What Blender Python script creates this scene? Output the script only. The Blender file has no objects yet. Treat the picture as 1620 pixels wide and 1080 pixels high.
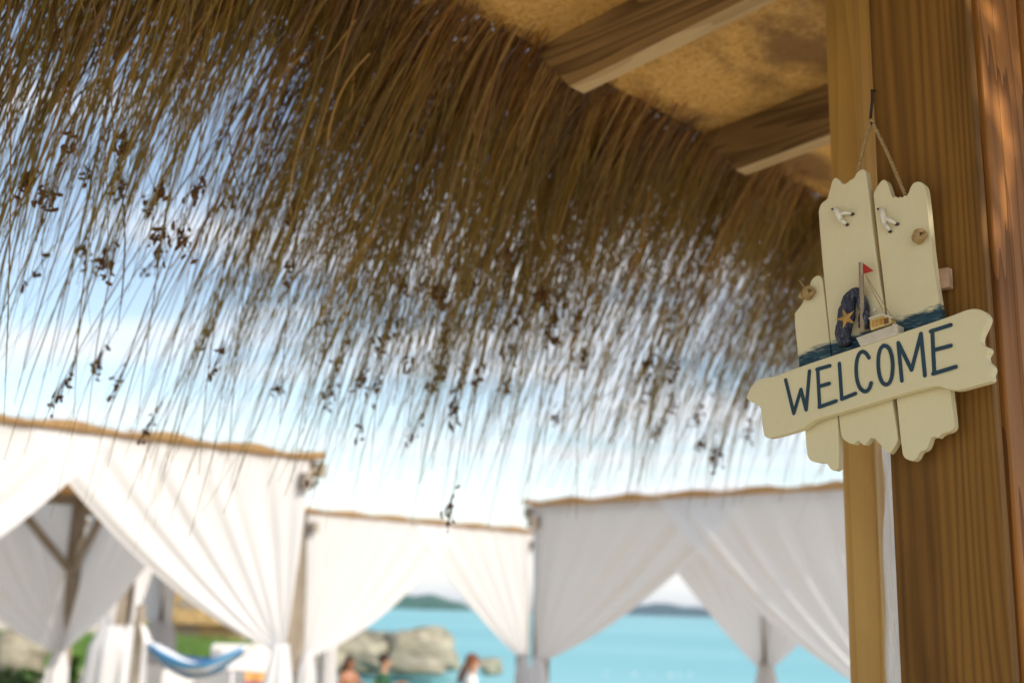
import bpy, math, random
import numpy as np
from mathutils import Vector, Matrix
random.seed(7); RNG = np.random.default_rng(7)
sc = bpy.context.scene
COL = sc.collection
R = math.radians

# ------------------------------------------------------------------ camera
F = 1780.0                                   # focal length in photo pixels (1620 wide)
PITCH = math.atan(425/1780); ROLL = R(1.8)
CAM = Vector((0, 0, 1.65))
cf = Vector((0, math.cos(PITCH), math.sin(PITCH)))
r0 = Vector((1, 0, 0)); u0 = Vector((0, -math.sin(PITCH), math.cos(PITCH)))
cr = r0*math.cos(ROLL) + u0*math.sin(ROLL)
cu = u0*math.cos(ROLL) - r0*math.sin(ROLL)
cd = bpy.data.cameras.new('camera'); cam = bpy.data.objects.new('camera', cd); COL.objects.link(cam)
m = Matrix((cr, cu, -cf)).transposed().to_4x4(); m.translation = CAM
cam.matrix_world = m
cd.sensor_width = 36; cd.lens = F/1620*36
cd.clip_start = 0.05; cd.clip_end = 60000
cd.dof.use_dof = True; cd.dof.focus_distance = 1.43; cd.dof.aperture_fstop = 3.5
sc.camera = cam

# ------------------------------------------------------------------ world, sun, exposure
SUN_AZ = math.atan2(0.75, -0.66); SUN_EL = R(32)
w = bpy.data.worlds.new("World"); sc.world = w; w.use_nodes = True
nt = w.node_tree; N = nt.nodes; Lk = nt.links
bg = N['Background']
sky = N.new('ShaderNodeTexSky'); sky.sky_type = 'NISHITA'; sky.sun_disc = False
sky.sun_elevation = SUN_EL; sky.sun_rotation = SUN_AZ; sky.air_density = 1.0; sky.dust_density = 0.6
def wn(t, **k):
    n = N.new(t)
    for a, b in k.items(): setattr(n, a, b)
    return n
tc = wn('ShaderNodeTexCoord'); sp = wn('ShaderNodeSeparateXYZ'); Lk.new(tc.outputs['Generated'], sp.inputs[0])
zz = wn('ShaderNodeMath', operation='ADD'); Lk.new(sp.outputs[2], zz.inputs[0]); zz.inputs[1].default_value = 0.10
zm = wn('ShaderNodeMath', operation='MAXIMUM'); Lk.new(zz.outputs[0], zm.inputs[0]); zm.inputs[1].default_value = 0.06
dx = wn('ShaderNodeMath', operation='DIVIDE'); Lk.new(sp.outputs[0], dx.inputs[0]); Lk.new(zm.outputs[0], dx.inputs[1])
dy = wn('ShaderNodeMath', operation='DIVIDE'); Lk.new(sp.outputs[1], dy.inputs[0]); Lk.new(zm.outputs[0], dy.inputs[1])
cb = wn('ShaderNodeCombineXYZ'); Lk.new(dx.outputs[0], cb.inputs[0]); Lk.new(dy.outputs[0], cb.inputs[1])
mp = wn('ShaderNodeMapping'); Lk.new(cb.outputs[0], mp.inputs[0]); mp.inputs['Rotation'].default_value = (0, 0, R(-18)); mp.inputs['Scale'].default_value = (0.42, 1.0, 1)
mp.inputs['Location'].default_value = (0.3, 0.45, 0)
nz = wn('ShaderNodeTexNoise'); Lk.new(mp.outputs[0], nz.inputs['Vector']); nz.inputs['Scale'].default_value = 1.25; nz.inputs['Detail'].default_value = 7; nz.inputs['Roughness'].default_value = 0.55; nz.inputs['Distortion'].default_value = 0.35
rp = wn('ShaderNodeValToRGB'); Lk.new(nz.outputs[0], rp.inputs[0])
rp.color_ramp.elements[0].position = 0.455; rp.color_ramp.elements[0].color = (0, 0, 0, 1)
rp.color_ramp.elements[1].position = 0.61; rp.color_ramp.elements[1].color = (1, 1, 1, 1)
hz = wn('ShaderNodeMapRange'); Lk.new(sp.outputs[2], hz.inputs[0])
hz.inputs[1].default_value = 0.0; hz.inputs[2].default_value = 0.14; hz.inputs[3].default_value = 0.95; hz.inputs[4].default_value = 0.0
mx0 = wn('ShaderNodeMath', operation='MAXIMUM'); Lk.new(rp.outputs[0], mx0.inputs[0]); Lk.new(hz.outputs[0], mx0.inputs[1])
CLOUD = 5.6
sb = wn('ShaderNodeMixRGB', blend_type='MULTIPLY'); sb.inputs[0].default_value = 1; Lk.new(sky.outputs[0], sb.inputs[1]); sb.inputs[2].default_value = (1.20, 1.09, .97, 1)
mixc = wn('ShaderNodeMixRGB'); Lk.new(mx0.outputs[0], mixc.inputs[0]); Lk.new(sb.outputs[0], mixc.inputs[1]); mixc.inputs[2].default_value = (CLOUD*.95, CLOUD*.98, CLOUD*1.03, 1)
Lk.new(mixc.outputs[0], bg.inputs[0]); bg.inputs[1].default_value = 0.10

sl = bpy.data.lights.new('sun', 'SUN'); sl.energy = 2.3; sl.angle = R(0.6); sl.color = (1.0, 0.90, 0.77)
so = bpy.data.objects.new('sun', sl); COL.objects.link(so)
sd = Vector((math.sin(SUN_AZ)*math.cos(SUN_EL), math.cos(SUN_AZ)*math.cos(SUN_EL), math.sin(SUN_EL)))
so.rotation_euler = sd.to_track_quat('Z', 'Y').to_euler(); so.location = (4, -6, 9)
sc.render.engine = 'CYCLES'
sc.view_settings.view_transform = 'Standard'; sc.view_settings.look = 'None'
sc.view_settings.exposure = 1.0; sc.view_settings.gamma = 1; sc.view_settings.use_curve_mapping = False
sc.cycles.use_denoising = True
sc.cycles.max_bounces = 8; sc.cycles.diffuse_bounces = 5; sc.cycles.transparent_max_bounces = 8
sc.cycles.sample_clamp_indirect = 6; sc.cycles.volume_bounces = 0

# ------------------------------------------------------------------ pixel -> place helpers
def ray(x, y): return cf*F + cr*(x-810) - cu*(y-540)
def at_y(x, y, Y): d = ray(x, y); return CAM + d*(Y/d.y)
def at_z(x, y, Z): d = ray(x, y); return CAM + d*((Z-1.65)/d.z)
E_ = Vector((.7146, .6995, 0)); O_ = Vector((-.6995, .7146, 0))   # along the eave / outwards
PANG = math.atan2(-.7146, .6995)                                   # pavilion turn
def on_b(x, y, b):                                                 # pixel on a plane across the eave direction -> local (a, z)
    d = ray(x, y); P = CAM + d*(b/d.dot(E_)); return (-P.dot(O_), P.z)
def loc2w(a, b, z): return E_*b - O_*a + Vector((0, 0, z))

# ------------------------------------------------------------------ mesh helpers
class MB:
    def __init__(s): s.v = []; s.f = []; s.m = []
    def add(s, vs, fs, mi=0):
        o = len(s.v); s.v += [tuple(v) for v in vs]; s.f += [tuple(i+o for i in f) for f in fs]; s.m += [mi]*len(fs)
    def box(s, x0, x1, y0, y1, z0, z1, mi=0):
        s.add([(x0,y0,z0),(x1,y0,z0),(x1,y1,z0),(x0,y1,z0),(x0,y0,z1),(x1,y0,z1),(x1,y1,z1),(x0,y1,z1)],
              [(0,3,2,1),(4,5,6,7),(0,1,5,4),(1,2,6,5),(2,3,7,6),(3,0,4,7)], mi)
    def prism(s, pts, y0, y1, mi=0):      # pts (x,z) extruded in y
        n = len(pts)
        if sum(pts[i][0]*pts[(i+1)%n][1]-pts[(i+1)%n][0]*pts[i][1] for i in range(n)) < 0: pts = pts[::-1]
        s.add([(x,y0,z) for x,z in pts]+[(x,y1,z) for x,z in pts],
              [tuple(range(n)), tuple(range(2*n-1,n-1,-1))]+[(i, n+i, n+(i+1)%n, (i+1)%n) for i in range(n)], mi)
    def tube(s, path, r, n=8, mi=0, caps=True):
        path = [Vector(p) for p in path]; rs = r if isinstance(r, (list, tuple)) else [r]*len(path)
        vs = []; up = Vector((0.13, 0.21, 1)).normalized()
        for i, p in enumerate(path):
            t = (path[min(i+1, len(path)-1)]-path[max(i-1, 0)]).normalized()
            if abs(t.dot(up)) > .98: up = Vector((1, .2, 0)).normalized()
            a = t.cross(up).normalized(); b = t.cross(a).normalized(); up = -b if b.dot(up) < 0 else b
            up = a.cross(t).normalized() if False else up
            for k in range(n):
                q = 2*math.pi*k/n; vs.append(p + (a*math.cos(q)+t.cross(a)*math.sin(q))*rs[i])
        fs = [(i*n+k, i*n+(k+1)%n, (i+1)*n+(k+1)%n, (i+1)*n+k) for i in range(len(path)-1) for k in range(n)]
        if caps: fs += [tuple(range(n-1,-1,-1)), tuple(range((len(path)-1)*n, len(path)*n))]
        s.add(vs, fs, mi)
    def ell(s, c, r, nu=10, nv=7, rot=None, mi=0, bump=0):
        c = Vector(c); vs = []
        for j in range(nv+1):
            th = math.pi*j/nv
            for i in range(nu):
                ph = 2*math.pi*i/nu
                k = 1+bump*(math.sin(3.1*ph+j*1.7+c.x*9)+math.sin(5.3*ph-j*2.3+c.z*7))*.5
                v = Vector((r[0]*math.sin(th)*math.cos(ph)*k, r[1]*math.sin(th)*math.sin(ph)*k, r[2]*math.cos(th)*k))
                if rot: v = rot @ v
                vs.append(c+v)
        s.add(vs, [(j*nu+i, (j+1)*nu+i, (j+1)*nu+(i+1)%nu, j*nu+(i+1)%nu) for j in range(nv) for i in range(nu)], mi)
    def grid(s, P, mi=0):                  # P[i][j] points
        ni, nj = len(P), len(P[0])
        s.add([p for row in P for p in row], [(i*nj+j, i*nj+j+1, (i+1)*nj+j+1, (i+1)*nj+j) for i in range(ni-1) for j in range(nj-1)], mi)
    def build(s, name, mats, parent=None, smooth=False, bevel=0, solid=0, sub=0):
        me = bpy.data.meshes.new(name); me.from_pydata(s.v, [], s.f)
        if not isinstance(mats, (list, tuple)): mats = [mats]
        for mt in mats: me.materials.append(mt)
        if len(mats) > 1: me.polygons.foreach_set('material_index', s.m)
        if smooth: me.polygons.foreach_set('use_smooth', [True]*len(me.polygons))
        me.update(); ob = bpy.data.objects.new(name, me); COL.objects.link(ob)
        if parent: ob.parent = parent
        if solid: k = ob.modifiers.new('s', 'SOLIDIFY'); k.thickness = solid; k.offset = 0
        if bevel: k = ob.modifiers.new('b', 'BEVEL'); k.width = bevel; k.segments = 2; k.limit_method = 'ANGLE'; k.angle_limit = R(40)
        if sub: k = ob.modifiers.new('u', 'SUBSURF'); k.levels = sub; k.render_levels = sub
        return ob
def empty(name, loc=(0,0,0), rz=0):
    o = bpy.data.objects.new(name, None); COL.objects.link(o); o.location = loc; o.rotation_euler = (0,0,rz); o.empty_display_size = .1; return o
def tag(o, label=None, cat=None, group=None, kind=None):
    if label: o['label'] = label
    if cat: o['category'] = cat
    if group: o['group'] = group
    if kind: o['kind'] = kind
    return o
def chaikin(p, n=1, closed=True):
    for _ in range(n):
        q = []; L = len(p)
        for i in range(L if closed else L-1):
            a = p[i]; b = p[(i+1)%L]
            q += [tuple(a[k]*.78+b[k]*.22 for k in range(len(a))), tuple(a[k]*.22+b[k]*.78 for k in range(len(a)))]
        p = q if closed else [p[0]]+q+[p[-1]]
    return p

# ------------------------------------------------------------------ materials
class NT:
    def __init__(s, name):
        s.m = bpy.data.materials.new(name); s.m.use_nodes = True; s.t = s.m.node_tree; s.n = s.t.nodes; s.l = s.t.links
        s.p = s.n['Principled BSDF']; s.out = s.n['Material Output']
    def new(s, t, **k):
        n = s.n.new(t)
        for a, b in k.items(): setattr(n, a, b)
        return n
    def set(s, sock, v):
        if hasattr(v, 'is_output') or isinstance(v, bpy.types.NodeSocket): s.l.new(v, sock)
        else: sock.default_value = v
    def coord(s, kind='Object', scale=(1,1,1), rot=(0,0,0), loc=(0,0,0)):
        t = s.new('ShaderNodeTexCoord'); mp = s.new('ShaderNodeMapping'); s.l.new(t.outputs[kind], mp.inputs[0])
        mp.inputs['Scale'].default_value = scale; mp.inputs['Rotation'].default_value = rot; mp.inputs['Location'].default_value = loc
        return mp.outputs[0]
    def noise(s, vec, scale=5, detail=4, rough=.5, dist=0):
        n = s.new('ShaderNodeTexNoise'); s.l.new(vec, n.inputs['Vector']); n.inputs['Scale'].default_value = scale
        n.inputs['Detail'].default_value = detail; n.inputs['Roughness'].default_value = rough; n.inputs['Distortion'].default_value = dist
        return n.outputs[0]
    def math(s, op, a, b=0.0, c=0.0):
        n = s.new('ShaderNodeMath', operation=op); s.set(n.inputs[0], a); s.set(n.inputs[1], b); s.set(n.inputs[2], c); return n.outputs[0]
    def ramp(s, fac, stops):
        n = s.new('ShaderNodeValToRGB'); s.l.new(fac, n.inputs[0]); cr_ = n.color_ramp
        while len(cr_.elements) < len(stops): cr_.elements.new(.5)
        for e, (p, c) in zip(cr_.elements, stops): e.position = p; e.color = (*c, 1) if len(c) == 3 else c
        return n.outputs[0]
    def mix(s, f, a, b, mode='MIX'):
        n = s.new('ShaderNodeMixRGB', blend_type=mode); s.set(n.inputs[0], f)
        s.set(n.inputs[1], a if not isinstance(a, tuple) else (*a, 1)[:4]); s.set(n.inputs[2], b if not isinstance(b, tuple) else (*b, 1)[:4]); return n.outputs[0]
    def bump(s, h, strength=.3, dist=.01):
        n = s.new('ShaderNodeBump'); s.l.new(h, n.inputs['Height']); n.inputs['Strength'].default_value = strength; n.inputs['Distance'].default_value = dist
        s.l.new(n.outputs[0], s.p.inputs['Normal'])
    def fin(s, col, rough=.6, spec=.4):
        s.set(s.p.inputs['Base Color'], (*col, 1) if isinstance(col, tuple) else col); s.set(s.p.inputs['Roughness'], rough); s.p.inputs['Specular IOR Level'].default_value = spec
        return s.m

def wood(name, light, dark, axis=2, rings=60, warp=.9, fine=1.0, rough=.55, bumpd=.0012, knots=False, gray=None, spec=.35):
    t = NT(name)
    sc_ = [1, 1, 1]; sc_[axis] = .07
    v = t.coord('Object', tuple(sc_))
    n1 = t.noise(v, 7, 3, .5)
    sx = t.new('ShaderNodeSeparateXYZ'); t.l.new(v, sx.inputs[0])
    acr = t.math('ADD', sx.outputs[0 if axis != 0 else 1], t.math('MULTIPLY', sx.outputs[1 if axis == 2 else 2], .6))
    ph = t.math('ADD', t.math('MULTIPLY', acr, rings), t.math('MULTIPLY', n1, warp*14))
    s1 = t.math('FRACT', ph)
    s2 = t.math('POWER', s1, 2.2)
    sf = [260, 260, 260]; sf[axis] = 5
    fi = t.noise(t.coord('Object', tuple(sf)), 1, 3, .6)
    sg = [3, 3, 3]; sg[axis] = 1.2
    big = t.noise(t.coord('Object', tuple(sg)), 2.2, 3, .5)
    c = t.mix(s2, light, dark)
    c = t.mix(t.math('MULTIPLY', t.ramp(fi, [(.3, (0,0,0)), (.7, (1,1,1))]), .35*fine), c, dark)
    c = t.mix(t.ramp(big, [(.35, (0,0,0)), (.75, (.55,.55,.55))]), c, tuple(k*.55 for k in dark))
    if gray: c = t.mix(t.ramp(t.noise(t.coord('Object', tuple(sg)), 5, 4, .6), [(.35,(0,0,0)), (.65,(1,1,1))]), c, gray)
    if knots:
        vo = t.new('ShaderNodeTexVoronoi'); t.l.new(t.coord('Object', (9, 9, 3.2), loc=(.35, .2, .18)), vo.inputs['Vector']); vo.inputs['Scale'].default_value = 1.0
        kf = t.ramp(vo.outputs['Distance'], [(.05, (1,1,1)), (.19, (0,0,0))])
        c = t.mix(t.math('MULTIPLY', kf, .8), c, tuple(k*.35 for k in dark))
    t.bump(t.math('ADD', s2, t.math('MULTIPLY', fi, .8)), .35, bumpd)
    return t.fin(c, t.math('ADD', rough, t.math('MULTIPLY', s2, .15)), spec)

def post_wood(name, light, dark, x0, x1):
    t = NT(name); v = t.coord('Object', (1, 1, .05)); n1 = t.noise(v, 9, 3, .5, .3)
    sx = t.new('ShaderNodeSeparateXYZ'); t.l.new(t.coord('Object'), sx.inputs[0])
    u = t.math('DIVIDE', t.math('SUBTRACT', sx.outputs[0], x0), x1-x0)
    u = t.math('ADD', u, t.math('MULTIPLY', t.math('SUBTRACT', sx.outputs[1], 1.34), 2.0))
    u = t.math('ADD', u, t.math('MULTIPLY', t.math('SUBTRACT', n1, .5), .75))
    d = t.math('ABSOLUTE', t.math('SUBTRACT', u, .36))
    ph = t.math('MULTIPLY', t.math('POWER', d, 1.45), t.math('ADD', 9.0, t.math('MULTIPLY', t.noise(t.coord('Object', (26, 26, .8)), 1, 2, .5), 9.0)))
    sn = t.math('MULTIPLY', t.math('ADD', t.math('SINE', t.math('MULTIPLY', ph, 6.283)), 1.0), .5)
    sn = t.math('POWER', sn, 1.6)
    fi = t.noise(t.coord('Object', (330, 330, 5)), 1, 4, .65)
    big = t.noise(t.coord('Object', (9, 9, 1.6)), 1.3, 3, .5)
    c = t.mix(t.math('MULTIPLY', sn, t.math('ADD', .12, t.math('MULTIPLY', t.noise(t.coord('Object', (60, 60, 1.5)), 1, 3, .6), .62))), light, dark)
    c = t.mix(t.math('MULTIPLY', t.ramp(fi, [(.3, (0,0,0)), (.75, (1,1,1))]), .22), c, dark)
    c = t.mix(t.ramp(big, [(.45, (0,0,0)), (.72, (.6,.6,.6))]), c, tuple(k*.5 for k in dark))
    vo = t.new('ShaderNodeTexVoronoi'); t.l.new(t.coord('Object', (11, 11, 2.6), loc=(.42, .1, .62)), vo.inputs['Vector']); vo.inputs['Scale'].default_value = 1.0
    c = t.mix(t.math('MULTIPLY', t.ramp(vo.outputs['Distance'], [(.06, (1,1,1)), (.20, (0,0,0))]), .85), c, tuple(k*.25 for k in dark))
    t.bump(t.math('ADD', t.math('MULTIPLY', sn, .3), fi), .22, .0006)
    return t.fin(c, t.math('ADD', .55, t.math('MULTIPLY', fi, .25)), .18)
def plain(name, col, rough=.6, var=.15, scale=20, spec=.35, bumps=0, bscale=60, metal=0):
    t = NT(name); n = t.noise(t.coord('Object'), scale, 4, .6)
    c = t.mix(t.ramp(n, [(.3, (0,0,0)), (.7, (1,1,1))]), tuple(k*(1-var) for k in col), tuple(min(1, k*(1+var*.6)) for k in col))
    if bumps: t.bump(t.noise(t.coord('Object'), bscale, 4, .6), .5, bumps)
    t.p.inputs['Metallic'].default_value = metal
    return t.fin(c, rough, spec)

M = {}
M['post'] = post_wood('post_wood', (.27,.132,.028), (.070,.030,.006), -.676, -.541)
M['slim'] = wood('slim_post_wood', (.62,.38,.10), (.50,.28,.07), 2, 30, .4, rough=.42)
M['planks'] = wood('wall_plank_wood', (.50,.20,.03), (.19,.068,.011), 2, 34, 1.3, rough=.6)
M['lit_underside'] = wood('lit_underside_wood', (.66,.48,.25), (.50,.34,.16), 0, 12, .5, rough=.7)  # rafter undersides paler than their sides: bounced light put into the colour
M['rafter'] = wood('rafter_wood', (.42,.27,.11), (.14,.080,.028), 0, 14, 1.2, rough=.7)
M['weathered'] = wood('weathered_wood', (.36,.29,.21), (.20,.155,.11), 2, 40, .6, rough=.8, gray=(.30,.27,.23))
M['deck'] = wood('sandy_deck_wood', (.66,.58,.44), (.50,.42,.30), 1, 30, .5, rough=.85)
M['weathered_x'] = wood('weathered_beam_wood', (.38,.31,.23), (.21,.165,.12), 0, 40, .6, rough=.8, gray=(.32,.29,.25))

def ceiling_mat():
    t = NT('ceiling_board')
    n = t.noise(t.coord('Object', (1, .55, 1), loc=(2.2, 1.3, 0)), 3.2, 5, .6, .4)
    flake = t.new('ShaderNodeTexVoronoi'); t.l.new(t.coord('Object', (1, 2.4, 1), rot=(0,0,.5)), flake.inputs['Vector']); flake.inputs['Scale'].default_value = 26
    fcol = t.ramp(t.noise(t.coord('Object', (1,1,1)), 38, 3, .6, 2.2), [(.3, (.52,.26,.06)), (.5, (.82,.47,.12)), (.7, (.92,.62,.24))])
    c = t.mix(.25, fcol, t.ramp(flake.outputs['Distance'], [(.0,(.70,.47,.20)), (.8,(.42,.25,.09))]))
    c = t.mix(t.ramp(n, [(.45, (0,0,0)), (.60, (.85,.85,.85))]), c, (.20,.105,.04))
    t.bump(flake.outputs['Distance'], .2, .002)
    return t.fin(c, .75, .25)
M['ceiling'] = ceiling_mat()

def straw_mat(name, stops, tint2, trans=.35):
    t = NT(name)
    at = t.new('ShaderNodeAttribute'); at.attribute_name = 'rnd'; at2 = t.new('ShaderNodeAttribute'); at2.attribute_name = 'along'
    c = t.ramp(at.outputs['Fac'], stops)
    g = t.ramp(at2.outputs['Fac'], [(.35, (0,0,0)), (.95, (.85,.85,.85))])
    c = t.mix(g, c, tint2)
    df = t.new('ShaderNodeBsdfDiffuse'); tr = t.new('ShaderNodeBsdfTranslucent'); ms = t.new('ShaderNodeMixShader'); gl = t.new('ShaderNodeBsdfGlossy'); m2 = t.new('ShaderNodeMixShader')
    t.l.new(c, df.inputs[0]); t.l.new(c, tr.inputs[0]); ms.inputs[0].default_value = trans
    t.l.new(df.outputs[0], ms.inputs[1]); t.l.new(tr.outputs[0], ms.inputs[2])
    gl.inputs['Roughness'].default_value = .45; m2.inputs[0].default_value = .05; t.l.new(ms.outputs[0], m2.inputs[1]); t.l.new(gl.outputs[0], m2.inputs[2])
    t.l.new(m2.outputs[0], t.out.inputs[0]); return t.m
M['thatch'] = straw_mat('thatch_straw', [(.0,(.075,.032,.008)), (.4,(.22,.10,.022)), (.7,(.46,.235,.042)), (1,(.78,.52,.16))], (.29,.235,.035), .42)
M['straw'] = straw_mat('roof_straw', [(0,(.30,.17,.06)), (.5,(.52,.33,.13)), (1,(.74,.54,.28))], (.55,.36,.16), .2)
M['seed'] = plain('seed_head', (.16,.078,.030), .9, .4, 90)

def cloth(name, col, trans=.38):
    t = NT(name)
    n = t.noise(t.coord('Object'), 500, 2, .5)
    c = t.mix(n, tuple(k*.93 for k in col), col)
    tr = t.new('ShaderNodeBsdfTranslucent'); df = t.new('ShaderNodeBsdfDiffuse'); ms = t.new('ShaderNodeMixShader'); ms.inputs[0].default_value = trans
    t.l.new(c, tr.inputs[0]); t.l.new(c, df.inputs[0]); t.l.new(df.outputs[0], ms.inputs[1]); t.l.new(tr.outputs[0], ms.inputs[2]); t.l.new(ms.outputs[0], t.out.inputs[0])
    return t.m
M['curtain'] = cloth('curtain_voile', (.92,.93,.955), .48)
M['reed'] = cloth('reed_mat', (.66,.47,.26), .55)
M['straw_mat'] = plain('woven_mat', (.55,.45,.28), .9, .2, 40)
M['cushion'] = plain('white_cushion', (.82,.81,.79), .9, .05, 8)

# ================================================================== SETTING: sea, land, far islands
def sea():
    mb = MB(); xs = [-9000,-3000,-1000,-300,-80,0,80,300,1000,3000,9000]; ys = [5,30,60,120,300,800,2000,5000,12000,30000]
    mb.grid([[(x, y, -.42) for y in ys] for x in xs])
    t = NT('sea_water')
    v = t.coord('Object', (.35, 1, 1)); n = t.noise(v, 1.2, 6, .6); n2 = t.noise(t.coord('Object', (.02,.05,1)), 1, 4, .5)
    t.bump(n, .6, .25)
    c = t.mix(t.ramp(n2, [(.35,(0,0,0)), (.65,(1,1,1))]), (.11,.42,.49), (.20,.53,.58))
    m_ = t.fin(c, .35, .25); t.p.inputs['IOR'].default_value = 1.33
    return tag(mb.build('sea', m_), kind='structure')
sea()

def landz(x, y):
    shore = 22.5 if x > -3.5 else 22.5 + min(60, (-3.5-x)*5.0)
    k = max(0, min(1, (y-shore)/5)); z = -1.4*k*k*(3-2*k)
    if x < -6 and y > 26: z += min(1.0, (-6-x)/3)*min(1, (y-26)/8)*.15*(1-k)
    return z + .02*math.sin(x*1.7+y)*math.cos(y*1.3) if k < 1 else z
def land():
    mb = MB(); xs = [-400,-200,-100,-60,-40,-30]+[-25+i*.8 for i in range(50)]+[18,25,40,80,200,400]
    ys = [-400,-150,-60,-25,-12,-5,0,3,6]+[8+i for i in range(40)]+[50,56,64,75,90,130]
    mb.grid([[(x, y, landz(x, y)) for y in ys] for x in xs])
    t = NT('beach_sand'); n = t.noise(t.coord('Object'), 14, 6, .65)
    c = t.mix(n, (.54,.47,.35), (.68,.61,.49)); t.bump(n, .5, .03)
    return tag(mb.build('sand_beach', t.fin(c, .9, .2), smooth=True), kind='structure')
land()

def lawn():                                     # a raised bank of grass on the left, real blades over it
    mb = MB(); rng = random.Random(3)
    P = []
    for i in range(31):
        row = []
        for j in range(13):
            x = -24+i*.6; y = 27+j*.9; e = min(1, i/3, (30-i)/3, j/2, (12-j)/2)
            row.append((x, y, landz(x, y)-.1+.42*max(0, e)))
        P.append(row)
    mb.grid(P)
    for _ in range(9000):
        x = -23.5+rng.random()*17.2; y = 27.6+rng.random()*9.8; z = landz(x, y)+.30; h = .10+rng.random()*.16; a = rng.random()*6.3; wd = .02
        mb.add([(x-wd*math.cos(a), y-wd*math.sin(a), z-.05), (x+wd*math.cos(a), y+wd*math.sin(a), z-.05), (x+.06*math.cos(a*3), y, z+h)], [(0,1,2)])
    return tag(mb.build('grass_lawn', plain('grass', (.11,.21,.035), .8, .5, 3)), 'strip of bright green grass behind the hammock', 'grass', kind='stuff')
lawn()

def island(name, px0, px1, ytop, D, col, seed):
    rng = random.Random(seed); a = at_y(px0, 966, D); b = at_y(px1, 966, D); top = at_y((px0+px1)/2, ytop, D).z
    mb = MB(); n = 60; rows = []
    prof = [max(0, math.sin(math.pi*min(1, i/n*1.0))**.45)*(.86+.08*math.sin(i*.33+seed)+.05*rng.random()) for i in range(n+1)]
    for j in range(9):
        q = j/8; sh = math.sin(math.pi*q)**.6
        rows.append([(a.x+(b.x-a.x)*i/n, D+(q-.5)*D*.12, -1.5+(top+1.5)*prof[i]*sh*(1+.06*rng.random())) for i in range(n+1)])
    mb.grid(rows)
    return tag(mb.build(name, plain(name+'_scrub', col, .95, .5, .05), smooth=False), kind='structure')
island('wooded_island_hill', 560, 745, 937, 1500, (.04,.13,.10), 1)
island('low_island_hill', 940, 1150, 953, 3000, (.03,.09,.12), 4)

def haze():
    mb = MB(); mb.box(-8500, 8500, -500, 29000, -3.5, 62)
    t = NT('haze_air'); t.n.remove(t.p); v = t.new('ShaderNodeVolumePrincipled'); v.inputs['Color'].default_value = (.80,.90,1,1); v.inputs['Density'].default_value = HAZE
    v.inputs['Anisotropy'].default_value = .2; t.l.new(v.outputs[0], t.out.inputs['Volume'])
    return tag(mb.build('haze', t.m), kind='stuff')
HAZE = 1.1e-4
haze()

# ================================================================== PAVILION (local frame: x = inwards, y = along the eave, z up)
pav = tag(empty('beach_pavilion', (0,0,0), PANG), 'thatched wooden beach pavilion with shaggy straw eave, rafters and square posts', 'pavilion')
ZR = 2.70; SL = .07                                  # rafter underside at the tip (x=-1.45), slope rising inwards
def zr(a): return ZR + (a+1.45)*SL
def rafter(b, wd=.046):
    mb = MB(); a0, a1, h = -1.45, .16, .125
    mb.add([(a0,b,zr(a0)),(a1,b,zr(a1)),(a1,b+wd,zr(a1)),(a0,b+wd,zr(a0)),(a0,b,zr(a0)+h),(a1,b,zr(a1)+h),(a1,b+wd,zr(a1)+h),(a0,b+wd,zr(a0)+h)],
           [(0,3,2,1),(4,5,6,7),(0,1,5,4),(1,2,6,5),(2,3,7,6),(3,0,4,7)])
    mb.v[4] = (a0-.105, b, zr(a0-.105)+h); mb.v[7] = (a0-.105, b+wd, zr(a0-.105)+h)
    mb.m = [1, 0, 0, 0, 0, 0]; o = mb.build('rafter', [M['rafter'], M['lit_underside']], pav, bevel=.003); return o
RB = 1.561
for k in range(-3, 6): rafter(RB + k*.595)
k0 = RB - 3*.595
for k in range(-1, 9):                               # ceiling boards, one per bay, butted over the rafters
    b0 = RB+(k-3)*.595+.023; mb = MB(); a0, a1 = -1.54, .16
    mb.add([(a0,b0+.002,zr(a0)+.127),(a1,b0+.002,zr(a1)+.127),(a1,b0+.593,zr(a1)+.127),(a0,b0+.593,zr(a0)+.127),
            (a0,b0+.002,zr(a0)+.142),(a1,b0+.002,zr(a1)+.142),(a1,b0+.593,zr(a1)+.142),(a0,b0+.593,zr(a0)+.142)],
           [(0,3,2,1),(4,5,6,7),(0,1,5,4),(1,2,6,5),(2,3,7,6),(3,0,4,7)])
    mb.build('ceiling_board', M['ceiling'], pav)
# posts
TB = 1.3396; PA0, PA1 = -.676, -.541
mb = MB(); mb.box(PA0, PA1, TB, TB+.020, 0, zr(-.6)+.10); mb.build('post_front_board', M['post'], pav, bevel=.0015)
mb = MB(); mb.box(PA0+.004, PA1-.012, TB+.020, TB+.032, 0, zr(-.6)+.10); mb.build('post_spacer', M['post'], pav)
mb = MB(); mb.box(PA0+.002, PA1+.003, TB+.032, TB+.082, 0, zr(-.6)+.10); mb.build('post_core', M['planks'], pav, bevel=.003)
for k, (w0, off) in enumerate([(.088, .002), (.092, .005)]):
    mb = MB(); b0 = TB+.0845+k*.0945; mb.box(PA1-.012, PA1+off, b0, b0+w0, .02, zr(-.5)+.11); mb.build('wall_plank', M['planks'], pav, bevel=.0025)
SB = 1.6724
mb = MB(); mb.box(-.9295, -.8722, SB, SB+.072, 0, zr(-.9)+.12); mb.build('slim_post', M['slim'], pav, bevel=.005)
for k in range(22):
    mbk = MB(); a0 = -1.9+k*.142; mbk.box(a0, a0+.136, -1.2, 5.0, .03, .06+.002*(k % 3)); mbk.build('deck_board', M['deck'], pav)

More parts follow.
